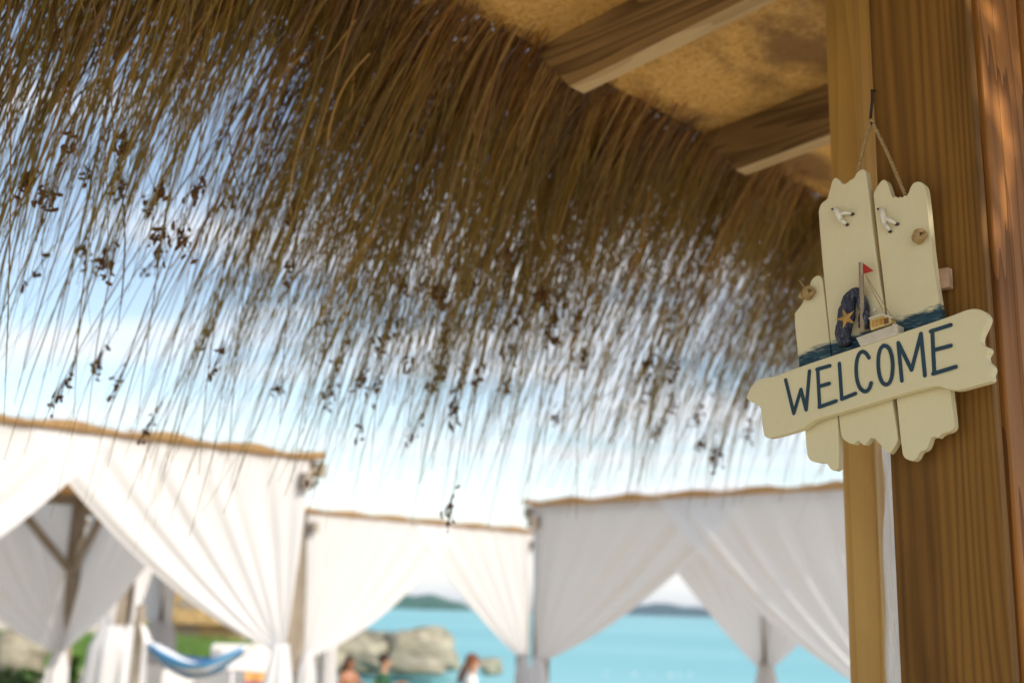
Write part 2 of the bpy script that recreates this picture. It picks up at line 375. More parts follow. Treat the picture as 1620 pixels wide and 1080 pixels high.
# thatch: tens of thousands of bent straws, hanging over the eave
def noise1(x, seed):
    r = np.random.default_rng(seed); g = r.random(4000); i = np.floor(x).astype(int); f = x-i; f = f*f*(3-2*f)
    return g[(i+1000) % 4000]*(1-f)+g[(i+1001) % 4000]*f
def blades(P0, dirh, L, phi0, phi1, wid, rnd, K=6, curl=None):
    """P0 (n,3); dirh (n,3) horizontal heading; angles below horizontal; returns verts, faces, attrs"""
    n = len(L); pts = np.zeros((n, K+1, 3)); pts[:, 0] = P0
    for k in range(K):
        q = (k+.5)/K; ph = phi0+(phi1-phi0)*q**.7
        h = dirh + (curl*q*q if curl is not None else 0)
        st = h*np.cos(ph)[:, None]; st[:, 2] -= np.sin(ph); pts[:, k+1] = pts[:, k]+st*(L/K)[:, None]
    a = RNG.random(n)*math.pi
    side = np.stack([np.cos(a), np.sin(a), np.zeros(n)], 1)
    tap = np.array([1, 1, 1, .95, .9, .75, .35])[:K+1] if K == 6 else np.linspace(1, .2, K+1)
    wv = side[:, None, :]*(wid[:, None]*tap[None, :])[:, :, None]*.5
    V = np.stack([pts-wv, pts+wv], 2).reshape(-1, 3)
    base = (np.arange(n)*(K+1)*2)[:, None]+(np.arange(K)*2)[None, :]
    Fq = np.stack([base, base+1, base+3, base+2], 2).reshape(-1, 4)
    rn = np.repeat(rnd, (K+1)*2); al = np.tile(np.repeat(np.linspace(0, 1, K+1), 2), n)
    return V, Fq, rn, al, pts
def blade_obj(name, V, Fq, rn, al, mat, parent):
    me = bpy.data.meshes.new(name); me.vertices.add(len(V)); me.vertices.foreach_set('co', V.astype(np.float32).ravel())
    me.loops.add(Fq.size); me.loops.foreach_set('vertex_index', Fq.astype(np.int32).ravel())
    me.polygons.add(len(Fq)); me.polygons.foreach_set('loop_start', np.arange(0, Fq.size, 4, dtype=np.int32))
    me.update(calc_edges=True)
    for nm, d in (('rnd', rn), ('along', al)):
        at = me.attributes.new(nm, 'FLOAT', 'POINT'); at.data.foreach_set('value', d.astype(np.float32))
    me.materials.append(mat); o = bpy.data.objects.new(name, me); COL.objects.link(o); o.parent = parent; tag(o, kind='stuff'); return o

def thatch():
    # tufts: each a fan of straws sharing root, heading and reach
    nt_ = 2100; per = 12
    b = -.7+RNG.random(nt_)*5.6
    lay = RNG.random(nt_)                                   # 0 innermost layer .. 1 outermost
    a0 = -1.485-lay*.36+RNG.normal(0, .015, nt_)
    z0 = 2.835+lay*.10+RNG.normal(0, .012, nt_)
    reach = .76+.16*noise1(b*3.1, 5)+.46*np.clip(noise1(b*7.5, 6)-.28, 0, .6)+.07*RNG.normal(0, 1, nt_)
    reach *= np.interp(b, [-.7, .4, .8, 1.2, 1.5, 2.0, 2.6, 3.2, 5], [1, .98, .98, 1.00, 1.02, .90, .78, .72, .75])
    dens = -.15+1.75*noise1(b*7.5, 6)+.45*noise1(b*15, 32); dens *= np.interp(b, [-.7, .9, 1.1, 1.9, 2.4, 5], [.36, .42, .62, .60, .36, .34])
    keep = (RNG.random(nt_) < dens) | (lay < .12); reach = np.where(keep, reach, .26+.1*RNG.random(nt_))
    head = RNG.normal(0, .20, nt_)+(noise1(b*2.2, 8)-.5)*.5-.05
    p0 = R(34)+RNG.normal(0, R(7), nt_)+lay*R(4); p1 = R(70)+RNG.normal(0, R(6), nt_)
    hue = RNG.random(nt_)
    idx = np.repeat(np.arange(nt_), per); n = len(idx)
    B = b[idx]+RNG.normal(0, .016, n); A = a0[idx]+RNG.normal(0, .018, n); Z = z0[idx]+RNG.normal(0, .012, n)
    L = reach[idx]*(.26+.74*RNG.random(n)**1.75)
    long_ = RNG.random(n) < .025; L = np.where(long_, L*1.15+.10, L)
    hd = head[idx]+RNG.normal(0, .10, n)
    dirh = np.stack([-np.cos(hd), np.sin(hd), np.zeros(n)], 1)
    ph0 = p0[idx]+RNG.normal(0, R(5), n); ph1 = p1[idx]+RNG.normal(0, R(7), n)
    wid = .0016+.0024*RNG.random(n)
    curl = np.stack([RNG.normal(0, .16, n), RNG.normal(0, .26, n), np.zeros(n)], 1)
    rnd = np.clip(.55*hue[idx]+.45*RNG.random(n), 0, 1)
    V, Fq, rn, al, pts = blades(np.stack([A, B, Z], 1), dirh, L, ph0, ph1, wid, rnd, curl=curl)
    blade_obj('straw_fringe', V, Fq, rn, al, M['thatch'], pav)
    # long loose stems hanging well below the rest
    n4 = 950; B4 = -.3+RNG.random(n4)*3.6; A4 = -1.5-RNG.random(n4)*.30; Z4 = 2.82+RNG.random(n4)*.06
    clump = (noise1(B4*9, 41) > .42) | (RNG.random(n4) < .25); B4, A4, Z4 = B4[clump], A4[clump], Z4[clump]; n4 = len(B4)
    hd4 = RNG.normal(-.03, .18, n4); d4 = np.stack([-np.cos(hd4), np.sin(hd4), np.zeros(n4)], 1)
    L4 = (.86+.30*RNG.random(n4))*np.interp(B4, [-.3, .8, 1.3, 2.0, 3.2], [.98, 1.0, 1.12, 1.0, .86])
    curl4 = np.stack([RNG.normal(0, .22, n4), RNG.normal(0, .30, n4), np.zeros(n4)], 1)
    V, Fq, rn4, al4, pts4 = blades(np.stack([A4, B4, Z4], 1), d4, L4, R(34)+RNG.normal(0, R(6), n4), R(70)+RNG.normal(0, R(8), n4), .0026+.0014*RNG.random(n4), RNG.random(n4)*.45, curl=curl4)
    blade_obj('long_stems', V, Fq, rn4, al4, M['thatch'], pav)
    # flat reed leaves and broken stems lying across the fringe
    n3 = 750; B3 = -.7+RNG.random(n3)*5.6; A3 = -1.47-RNG.random(n3)*.40; Z3 = 2.80-RNG.random(n3)**1.6*.45
    A3 = A3-(2.80-Z3)*.75; hd3 = RNG.normal(0, .5, n3); d3 = np.stack([-np.cos(hd3), np.sin(hd3), np.zeros(n3)], 1)
    curl3 = np.stack([RNG.normal(0, .5, n3), RNG.normal(0, .8, n3), np.zeros(n3)], 1)
    V, Fq, rn3, al3, _ = blades(np.stack([A3, B3, Z3], 1), d3, .08+.28*RNG.random(n3), RNG.normal(R(38), R(20), n3), RNG.normal(R(62), R(22), n3), .0025+.0030*RNG.random(n3), RNG.random(n3)**.7, curl=curl3)
    blade_obj('reed_leaves', V, Fq, rn3, al3*.4, M['thatch'], pav)
    # the roof covering above the boards, same straw laid flat-ish
    n2 = 6000; B2 = -.9+RNG.random(n2)*5.9; A2 = .17-RNG.random(n2)*1.62
    Z2 = 2.70+(A2+1.45)*SL+.16+RNG.random(n2)*.05
    d2 = np.stack([-np.ones(n2), RNG.normal(0, .12, n2), np.zeros(n2)], 1)
    V, Fq, rn, al, _ = blades(np.stack([A2, B2, Z2], 1), d2, .35+.3*RNG.random(n2), np.full(n2, R(3)), np.full(n2, R(8)), np.full(n2, .012), RNG.random(n2))
    blade_obj('straw_covering', V, Fq, rn, al, M['thatch'], pav)
    # seed heads near the tips of the longer straws
    T = pts[:, -1]; pick = np.where((T[:, 2] < 2.40) & (T[:, 2] > 1.92) & (T[:, 1] < 3.2) & (T[:, 1] > .3) & (L > .42))[0]
    # they gather in patches
    pr = noise1(pts[pick, -1, 1]*6.5, 21)**2.0*np.interp(T[pick, 1], [.3, 1.2, 1.8, 3.2], [1.6, 1.3, .7, .35]); pr /= pr.sum()
    sel = RNG.choice(pick, 150, replace=False, p=pr)
    mb = MB(); rg = random.Random(5)
    ends = [(pts[i, 5], pts[i, 6]) for i in sel[:110]] + [(pts4[i, 5], pts4[i, 6]) for i in RNG.choice(n4, 34, replace=False) if pts4[i, 6, 2] > 1.8]
    for p5, p6 in ends:
        q0 = rg.random()
        for _ in range(rg.randint(6, 16)):
            q = q0+rg.gauss(0, .12); c = p5*(1-q)+p6*q+np.array([rg.gauss(0, .008), rg.gauss(0, .008), rg.gauss(0, .008)])
            s_ = .0028+.0028*rg.random(); rot = Matrix.Rotation(rg.random()*6, 3, Vector((rg.random(), rg.random(), rg.random()+.01)).normalized())
            mb.ell(c, (s_, s_*.7, s_*1.9), 5, 4, rot, bump=.25)
            qs = p5*(1-(q-.25))+p6*(q-.25); mb.tube([tuple(qs), tuple((qs+c)/2+np.array([0,0,.002])), tuple(c)], .0007, 3, caps=False)
    tag(mb.build('seed_heads', M['seed'], pav, smooth=True), kind='stuff')
thatch()

# clear plastic sheet hung between the two posts
def plastic():
    t = NT('clear_plastic'); n = t.noise(t.coord('Object', (1,1,.3)), 26, 4, .6, 1.5); t.bump(n, 1.0, .02)
    t.p.inputs['Transmission Weight'].default_value = .35; t.fin((.97,.975,.98), .08, .9); t.p.inputs['IOR'].default_value = 1.35
    tr = t.new('ShaderNodeBsdfTranslucent'); tr.inputs[0].default_value = (.97,.98,1,1); ms = t.new('ShaderNodeMixShader'); ms.inputs[0].default_value = .5
    t.l.new(t.p.outputs[0], ms.inputs[1]); t.l.new(tr.outputs[0], ms.inputs[2]); t.l.new(ms.outputs[0], t.out.inputs[0])
    rows = []; rg = random.Random(2)
    for j in range(57):
        z = 1.05+j*.0168; row = []
        for i in range(14):
            u = i/13; f = .006*math.sin(u*9+z*7)+.004*math.sin(u*21-z*13+1)+.003*math.sin(z*31+u*5)
            row.append((-.866+u*.165+f*.5+.002*math.sin(z*5), 1.682-u*.262+f*.5, z))
        rows.append(row)
    mb = MB(); mb.grid(rows); o = mb.build('plastic_sheet', t.m, None, smooth=True, solid=.0008)
    o.rotation_euler = (0,0,PANG); return tag(o, 'narrow crinkled strip of clear plastic sheeting between the two wooden posts', 'plastic sheet')
plastic()

# ================================================================== WELCOME SIGN
BP = TB-.033                                   # front plane of the three upright planks
BW = TB-.050                                   # front plane of the name board
ao, zo = on_b(1400, 560, BP)
O3 = (ao, BP, zo)
sign = tag(empty('welcome_sign', loc2w(ao, BP, zo), PANG), 'cream driftwood style sign lettered WELCOME hanging on the square wooden post', 'sign')
def C1(x, y): return (1160+x/3.176, 120+y/3.176)
def C2(x, y): return (1160+x/3.176, 420+y/3.176)
def C3(x, y): return (1240+x/4.909, 380+y/4.909)
def SP(p, b=BP):
    a, z = on_b(p[0], p[1], b); return (a-ao, z-zo)
def cream_mat(paint):
    t = NT('cream_paint_with_sea' if paint else 'cream_paint')
    n = t.noise(t.coord('Object', (3, 3, 1)), 60, 5, .6); n2 = t.noise(t.coord('Object'), 9, 4, .6)
    c = t.mix(n, (.70,.635,.40), (.76,.70,.46)); c = t.mix(t.ramp(n2, [(.4,(0,0,0)), (.8,(.5,.5,.5))]), c, (.66,.59,.37))
    if paint:
        p1 = SP((1264, 557)); p2 = SP((1489, 479)); k = (p2[1]-p1[1])/(p2[0]-p1[0])
        v = t.coord('Object'); s_ = t.new('ShaderNodeSeparateXYZ'); t.l.new(v, s_.inputs[0])
        base = t.math('ADD', t.math('MULTIPLY', s_.outputs[0], k), p1[1]-k*p1[0])      # height of the painted water line
        d = t.math('SUBTRACT', base, s_.outputs[2])                                       # below the line
        wv = t.noise(t.coord('Object', (1, 1, 5), rot=(0, -.25, 0)), 32, 5, .65, .6)
        mk = t.math('ADD', t.math('MULTIPLY', d, 90), t.math('MULTIPLY', t.math('SUBTRACT', wv, .5), 2.4))
        mk = t.ramp(mk, [(.0,(0,0,0)), (.55,(1,1,1))])
        lo = t.ramp(t.math('MULTIPLY', t.math('SUBTRACT', .05, d), 40), [(0,(0,0,0)), (1,(1,1,1))])
        tex = t.ramp(t.noise(t.coord('Object', (1,1,7), rot=(0,-.3,0)), 55, 4, .6, .3), [(.38,(.008,.03,.05)), (.55,(.02,.075,.11)), (.70,(.16,.26,.28))])
        mul = t.new('ShaderNodeMixRGB', blend_type='MULTIPLY'); mul.inputs[0].default_value = 1; t.l.new(mk, mul.inputs[1]); t.l.new(lo, mul.inputs[2])
        c = t.mix(mul.outputs[0], c, tex)
    t.bump(t.noise(t.coord('Object', (40, 40, 420)), 1, 3, .6), .25, .0005); return t.fin(c, .5, .35)
cream = cream_mat(False); cream_sea = cream_mat(True)
def plank(name, pts, b0, th, mat):
    pts2 = chaikin([SP(p, b0) for p in pts], 1)
    mb = MB(); mb.prism(pts2, b0-BP, b0-BP+th); return mb.build(name, mat, sign, bevel=.0012)
Mp = [C1(*p) for p in [(427,690),(432,660),(445,636),(470,622),(480,590),(495,530),(510,508),(530,520),(548,543),(567,541),(590,520),(605,515),(618,488),(640,470),(655,467),(668,484)]] + \
     [C2(*p) for p in [(722,0),(765,250),(795,665),(827,865),(820,890),(797,928),(780,945),(765,935),(745,905),(725,885),(712,868),(700,868),(688,862),(672,888),(655,903),(640,890),(627,876),(607,897),(590,895),(560,880),(545,862),(538,835),(528,745),(495,440),(455,70)]]
Rp = [C1(*p) for p in [(703,597),(715,570),(730,545),(745,526),(760,521),(772,532),(785,570),(795,602),(805,614),(815,602),(825,615),(840,606),(850,613),(860,598),(868,605),(880,590),(890,560),(905,538),(925,531),(945,534),(960,550),(970,590)]] + \
     [C2(*p) for p in [(1005,0),(1050,280),(1090,630),(1110,800),(1104,820),(1085,835),(1060,840),(1040,850),(1028,866),(1010,858),(990,865),(984,890),(972,918),(955,930),(942,932),(932,945),(922,967),(905,981),(885,978),(860,965),(848,940),(820,660),(772,250),(745,0)]]
Lp = [C2(*p) for p in [(405,58),(424,48),(440,56),(449,85),(492,450),(524,745),(531,1008),(520,1026),(502,1030),(485,1018),(472,997),(455,989),(430,990),(400,985),(380,973),(369,945),(358,800),(330,500),(303,245),(322,222),(345,192),(356,165),(365,140),(380,108),(390,75)]]
plank('upright_plank', Lp, BP, .013, cream_sea)
plank('upright_plank', Mp, BP, .013, cream_sea)
plank('upright_plank', Rp, BP, .013, cream_sea)
Wp = [C2(*p) for p in [(62,662),(74,640),(84,615),(104,590),(130,571),(160,562),(210,557),(270,530),(400,485),(550,435),(700,385),(850,335),(1000,285),(1100,250),(1170,222),(1212,215),(1247,222),(1270,238),(1283,262),(1275,290),(1255,330),(1243,360),(1243,388),(1257,403),(1282,410),(1286,428),(1270,455),(1275,480),(1300,500),(1306,520),(1295,550),(1302,572),(1285,584),(1200,607),(1125,628),(1060,617),(1030,604),(990,606),(860,640),(690,692),(540,737),(440,765),(395,780),(350,818),(300,835),(200,862),(167,866),(153,850),(144,790),(138,722),(128,702),(108,691),(84,683)]]
name_board = plank('name_board', Wp, BW, .014, cream)
# cleats across the back
M['cleat'] = wood('bare_cleat_wood', (.60,.40,.27), (.42,.26,.17), 0, 60, .5, rough=.7)
for y_, x0, x1 in ((438, 1300, 1501), (640, 1285, 1488)):
    a0, z1 = SP((x0, y_-14)); a1, z0 = SP((x1, y_+16), BP); a1 = SP((x1, y_), BP+.014)[0]; zc = (SP((x1, y_-16), BP+.014)[1], SP((x1, y_+16), BP+.014)[1])
    mb = MB(); mb.box(a0, a1, .0135, .026, zc[1], zc[0]); mb.build('back_cleat', M['cleat'], sign, bevel=.001)
# lettering
ink = plain('navy_ink', (.018,.055,.085), .5, .2, 40)
def stroke(mb, pts, wpx=5.4, b=BW-.0006):
    P = [Vector((*SP(p, b), 0)) for p in pts]; hw = wpx/2/1240.0
    y = b-BP
    for i in range(len(P)-1):
        d = (P[i+1]-P[i]).normalized(); nn = Vector((-d.y, d.x, 0))*hw
        yy = y-.00003*i
        q = [P[i]+nn, P[i]-nn, P[i+1]-nn, P[i+1]+nn]
        mb.add([(v.x, yy, v.y) for v in q], [(0,1,2,3)])
    for i, p in enumerate(P):
        mb.add([(p.x+hw*math.cos(k*math.pi/6), y-.00003*i-.000012, p.y+hw*math.sin(k*math.pi/6)) for k in range(12)], [tuple(range(11,-1,-1))])
    return mb
LET = [[[(263,574),(304,742),(340,622),(366,724),(383,530)]],
       [[(424,520),(434,710)],[(420,521),(485,503)],[(430,607),(482,592)],[(432,710),(516,680)]],
       [[(533,492),(545,670)],[(545,670),(614,642)]],
       [[(682,463),(668,440),(650,430),(634,440),(622,470),(617,515),(621,570),(634,612),(655,632),(672,632),(686,616),(694,590)]],
       [[(755,402),(740,415),(730,450),(728,500),(734,550),(748,588),(768,600),(786,590),(798,560),(803,510),(799,460),(788,422),(772,404),(755,402)]],
       [[(847,578),(829,388),(896,524),(943,342),(963,552)]],
       [[(1000,330),(1010,540)],[(992,330),(1093,298)],[(1005,425),(1093,402)],[(1004,543),(1118,508)]]]
for L_ in LET:
    mb = MB()
    for k, st in enumerate(L_): stroke(mb, [C2(*p) for p in chaikin(st, 1, False) if True] if len(st) > 6 else [C2(*p) for p in st], 6.3, BW-.0006-.00035*k)
    o = mb.build('letter', ink, sign); 
# hanging hook and twine
rope_m = plain('twine', (.42,.29,.13), .9, .35, 400, bumps=.001, bscale=900)
dark_m = plain('dark_wire', (.03,.022,.02), .5, .2, 50)
def S3(p, b): a, z = SP(p, b); return Vector((a, b-BP, z))
bk = TB-.012
mb = MB(); mb.tube([S3((1384,144),TB-.006), S3((1379.5,143),bk), S3((1380,160),bk), S3((1378,178),bk), S3((1377,192),bk), S3((1380,196),bk-.004)], .0020, 8); mb.build('hook', dark_m, sign, smooth=True)
def twist(mb, pts, r=.0016, turns=14):
    for ph in (0, math.pi):
        path = []; n = 60; P = [Vector(p) for p in pts]; L = len(P)-1
        for i in range(n+1):
            q = i/n*L; k = min(int(q), L-1); c = P[k].lerp(P[k+1], q-k); d = (P[k+1]-P[k]).normalized(); a = d.cross(Vector((0,1,0))).normalized(); b_ = d.cross(a)
            an = ph+turns*2*math.pi*i/n; path.append(c+(a*math.cos(an)+b_*math.sin(an))*r*.75)
        mb.tube(path, r, 6)
mb = MB(); top = S3((1379, 191), bk-.001)
twist(mb, [top, S3((1368,228), bk-.006), S3((1357,272), BP+.006)], turns=9); mb.build('twine', rope_m, sign, smooth=True)
mb = MB(); twist(mb, [top, S3((1404,242), bk-.006), S3((1432,308), BP+.006)], turns=12); mb.build('twine', rope_m, sign, smooth=True)
mb = MB()
for k in range(3): mb.ell(top+Vector((.001*k, -.001, -.0015*k)), (.0032,.0028,.0024), 8, 6)
mb.build('twine_knot', rope_m, sign, smooth=True)
# gulls
white_m = plain('gull_white', (.82,.79,.68), .5, .08, 60); black_m = plain('gull_black', (.03,.03,.028), .5, .2, 60)
def gull(cr1):
    f = lambda x, y, h: S3(C1(x, y), BP-h)
    k = cr1
    root = MB(); root.tube([f(k[0][0],k[0][1],.0015), f(*k[1],.005), f(*k[2],.007), f(*k[3],.005), f(*k[4],.0015)], [.0012,.0034,.0043,.0033,.0014], 8)
    b = root.build('seagull', white_m, sign, smooth=True)
    w1 = MB(); w1.tube([f(*k[2],.006), f(*k[5],.009), f(*k[6],.004)], [.0026,.0026,.0018], 8); w1.build('wing', white_m, b, smooth=True)
    w2 = MB(); w2.tube([f(*k[3],.006), f(*k[7],.007), f(*k[8],.003)], [.0022,.0024,.0016], 8); w2.build('wing', white_m, b, smooth=True)
    for c_, r_ in ((f(k[0][0]-6, k[0][1]+1, .0015), (.0022,.0018,.0014)), (f(k[6][0]+6, k[6][1]+3, .003), (.0034,.0022,.0022)), (f(k[8][0]+4, k[8][1]+4, .0025), (.0028,.002,.002))):
        t = MB(); t.ell(c_, r_, 8, 6); t.build('beak' if r_[0] == .0022 else 'feather_tip', black_m, b, smooth=True)
gull([(505,668),(518,672),(527,695),(540,722),(548,748),(568,688),(592,692),(555,735),(568,744)])
gull([(735,668),(748,674),(752,702),(762,742),(770,770),(790,728),(816,742),(780,768),(784,778)])
# rope balls
def ropeball(c, r, name='rope_knot', tail=None):
    mb = MB(); rg = random.Random(3)
    for k in range(3):
        ax = Vector((rg.gauss(0,1), rg.gauss(0,1), rg.gauss(0,1))).normalized(); a = ax.orthogonal().normalized(); b_ = ax.cross(a)
        mb.tube([c+(a*math.cos(t*.4)+b_*math.sin(t*.4))*r*.72+ax*r*.12*math.sin(t) for t in range(17)], r*.36, 8)
    if tail: mb.tube([c, tail], .0009, 6)
    mb.build(name, rope_m, sign, smooth=True)
ropeball(S3(C1(936,806), BP-.006), .0095)
ropeball(S3(C2(378,138), BP-.006), .0095, tail=S3(C2(330,74), BP-.012))
ropeball(S3(C2(345,150), BP-.010), .005)
# boat, net, starfish
bf = BP-.012
hull_m = plain('boat_white', (.62,.57,.46), .5, .1, 60)
def tilted(pts, b0, th, name, mat, par=sign, bev=.0008):
    mb = MB(); mb.prism([SP(p, b0) for p in pts], b0-BP, b0-BP+th); return mb.build(name, mat, par, bevel=bev)
hull = tilted([C2(*p) for p in [(616,362),(800,298),(822,294),(825,345),(640,408),(628,385)]], BP-.020, .019, 'toy_boat', hull_m)
tilted([C2(*p) for p in [(797,292),(822,292),(824,330),(800,337)]], BP-.022, .004, 'stern_post', hull_m, hull)
mast_m = plain('mast_wood', (.36,.29,.21), .7, .2, 80)
mb = MB(); mb.tube([S3(C2(642,-14), BP-.012), S3(C2(650,335), BP-.014)], .0031, 10); mb.build('mast', mast_m, hull, smooth=True)
red_m = plain('flag_red', (.42,.03,.02), .6, .2, 60)
mb = MB(); mb.prism([SP(C2(*p), BP-.012) for p in [(655,-10),(704,26),(652,42)]], -.0128, -.0112); mb.build('flag', red_m, hull)
cab = tilted([C2(*p) for p in [(684,264),(744,243),(792,262),(794,290),(760,303),(690,326)]], BP-.018, .014, 'cabin', plain('cabin_yellow', (.62,.48,.20), .6, .2, 60), hull)
for (x, y) in ((702,292),(720,287),(738,281),(752,276)):
    tilted([C2(x-6,y-14), C2(x+5,y-18), C2(x+6,y+14), C2(x-5,y+17)], BP-.0187, .0008, 'cabin_window', plain('window_ochre', (.50,.27,.05), .5, .2, 60), cab, bev=0)
tilted([C2(*p) for p in [(676,262),(742,236),(800,256),(796,266),(745,248),(684,272)]], BP-.020, .017, 'cabin_roof', hull_m, cab)
tilted([C2(*p) for p in [(752,268),(778,262),(782,288),(757,296)]], BP-.0186, .0008, 'cabin_door', plain('door_brown', (.16,.09,.04), .6, .2, 60), cab, bev=0)
mb = MB(); mb.ell(S3(C2(712,222), BP-.012), (.0028,.0028,.0032), 8, 6); mb.build('wheelhouse', hull_m, cab, smooth=True)
for pth in ([(664,46),(735,160),(806,272)], [(664,46),(712,150),(752,222)], [(655,60),(660,150)]):
    mb = MB(); mb.tube([S3(C2(*p), BP-.013) for p in pth], .0005, 5); mb.build('rigging', rope_m, hull)
def net():
    t = NT('denim_net'); n = t.noise(t.coord('Object', (1,1,.25)), 260, 4, .7, .6); c = t.ramp(n, [(.35,(.018,.021,.036)), (.55,(.06,.068,.10)), (.75,(.25,.26,.30))])
    t.bump(n, .9, .002); mt = t.fin(c, .8, .3)
    ctr = [(565,400),(552,345),(560,280),(572,215),(592,165),(612,130),(640,150),(655,200),(660,260),(655,320)]
    wd = [26,34,40,36,30,26,24,22,22,20]; wd = [w_*1.15/3.176/1240 for w_ in wd]
    mb = MB()
    for k in range(3):
        P = [S3(C2(*c_), BP-.006-.002*k) for c_ in ctr]
        P = [p+Vector((.003*math.sin(i*1.9+k*2), 0, .002*math.cos(i*1.3+k))) for i, p in enumerate(P)]
        Q = [tuple(p) for p in P]; Q2 = chaikin(Q, 2, False); W2 = [wd[min(len(wd)-1, int(i/len(Q2)*len(wd)))]*.85*(1+.15*math.sin(i*1.1+k)) for i in range(len(Q2))]
        mb.tube(Q2, W2, 14)
    mb.build('blue_net', mt, sign, smooth=True)
net()
def starfish():
    c = S3(C2(566,264), BP-.0262); mb = MB(); n = 5; vs = []; r_ = .0145
    ring = []
    for k in range(n):
        for j, rr in ((0, 1.0), (1, .36)):
            a = 2*math.pi*(k+j*.5)/n+1.85; ring.append((c.x+r_*rr*math.cos(a), c.z+r_*rr*math.sin(a)))
    vs = [(x, c.y, z) for x, z in ring]+[(c.x, c.y-.004, c.z), (c.x, c.y+.002, c.z)]
    fs = [(i, (i+1) % 10, 10) for i in range(10)]+[((i+1) % 10, i, 11) for i in range(10)]
    mb.add(vs, fs); mb.build('starfish', plain('starfish_ochre', (.50,.30,.09), .8, .3, 300, bumps=.001, bscale=500), sign)
starfish()

# ================================================================== GAZEBOS
def weather_box(p0, p1, wd, ht, name, mat, par, bevel=.006):
    """bar from p0 to p1 (parent space)"""
    p0, p1 = Vector(p0), Vector(p1); d = (p1-p0); L = d.length; d.normalize()
    up = Vector((0,0,1)) if abs(d.z) < .95 else Vector((0,1,0)); s_ = d.cross(up).normalized(); u_ = s_.cross(d)
    mb = MB(); x = []
    for t_ in (0, L):
        for a, b_ in ((-1,-1),(1,-1),(1,1),(-1,1)): x.append((t_, a*wd/2, b_*ht/2))
    mb.add(x, [(0,1,2,3),(7,6,5,4),(0,4,5,1),(1,5,6,2),(2,6,7,3),(3,7,4,0)])
    o = mb.build(name, mat, par, bevel=bevel); mt = Matrix((d, s_, u_)).transposed().to_4x4(); mt.translation = p0; o.matrix_local = mt; return o

def curtain(c0, c1, ztop, ztie, label, reach=.62, sag=.20, seed=0, bulge=.05, out=.09, bottom=.15, nf=6.5, bunch=.075, tieoff=.06, group='white gazebo curtains', outt=None, flare=1.0):
    if outt is None: outt = out
    """c0: xy of the post it is tied to, c1: xy of the other post; hangs just outside the beam"""
    c0 = Vector((c0[0], c0[1], 0)); c1 = Vector((c1[0], c1[1], 0)); W = (c1-c0).length; d = (c1-c0)/W
    nr = Vector((d.y, -d.x, 0)); 
    if nr.dot(Vector((0,0,0))-c0) < 0 : nr = -nr        # towards the camera side
    rg = random.Random(seed); ph = [rg.random()*6.3 for _ in range(6)]
    L = W*reach; nu, nv = 72, 34; rows = []
    for j in range(nv+1):
        v = j/nv; row = []
        for i in range(nu+1):
            u = i/nu
            su = v**1.08
            al = (-.05 + u*(L+.05))*(1-su) + (tieoff+.05*u-.02)*su
            sg = sag*4*v*(1-v)*u**1.3
            zt = ztop + (ztie-ztop)*v - sg
            amp = .021*(1-.45*v)*(.25+.75*min(1, v*3)) 
            fold = amp*(math.sin(2*math.pi*nf*u**.85+ph[0]+.6*math.sin(4*u+ph[1]))+.5*math.sin(2*math.pi*nf*1.7*u+ph[2]+v)+.35*math.sin(2*math.pi*2.3*u+ph[3]+v*2))
            bl = bulge*math.sin(math.pi*v)*(.4+.6*u)
            p = c0+d*al+nr*(out+(outt-out)*su+fold+bl+ .03*math.sin(u*3+ph[4])*v); p.z = zt + .012*math.sin(2*math.pi*nf*u+ph[5])*(1-v)*0
            row.append(p)
        rows.append(row)
    mb = MB(); mb.grid(rows)
    # the tied bunch and the pleated tail below it
    rows = []; nk = 30
    for j in range(22):
        q = j/21; z = ztie+.05-(ztie+.05-bottom)*q; rad = bunch*(.62+.5*min(1, q*5)*flare+.45*q)
        row = []
        for k in range(nk+1):
            a = 2*math.pi*k/nk; rr = rad*(1+.20*math.sin(7*a+ph[1]+q)+.1*math.sin(13*a+ph[2]))
            p = c0+d*(tieoff+.01+rr*math.cos(a))+nr*(outt+.01+rr*math.sin(a)*.75); p.z = z; row.append(p)
        rows.append(row)
    mb.grid(rows)
    o = mb.build('curtain', M['curtain'], None, smooth=True)
    return tag(o, label, 'curtain', group)

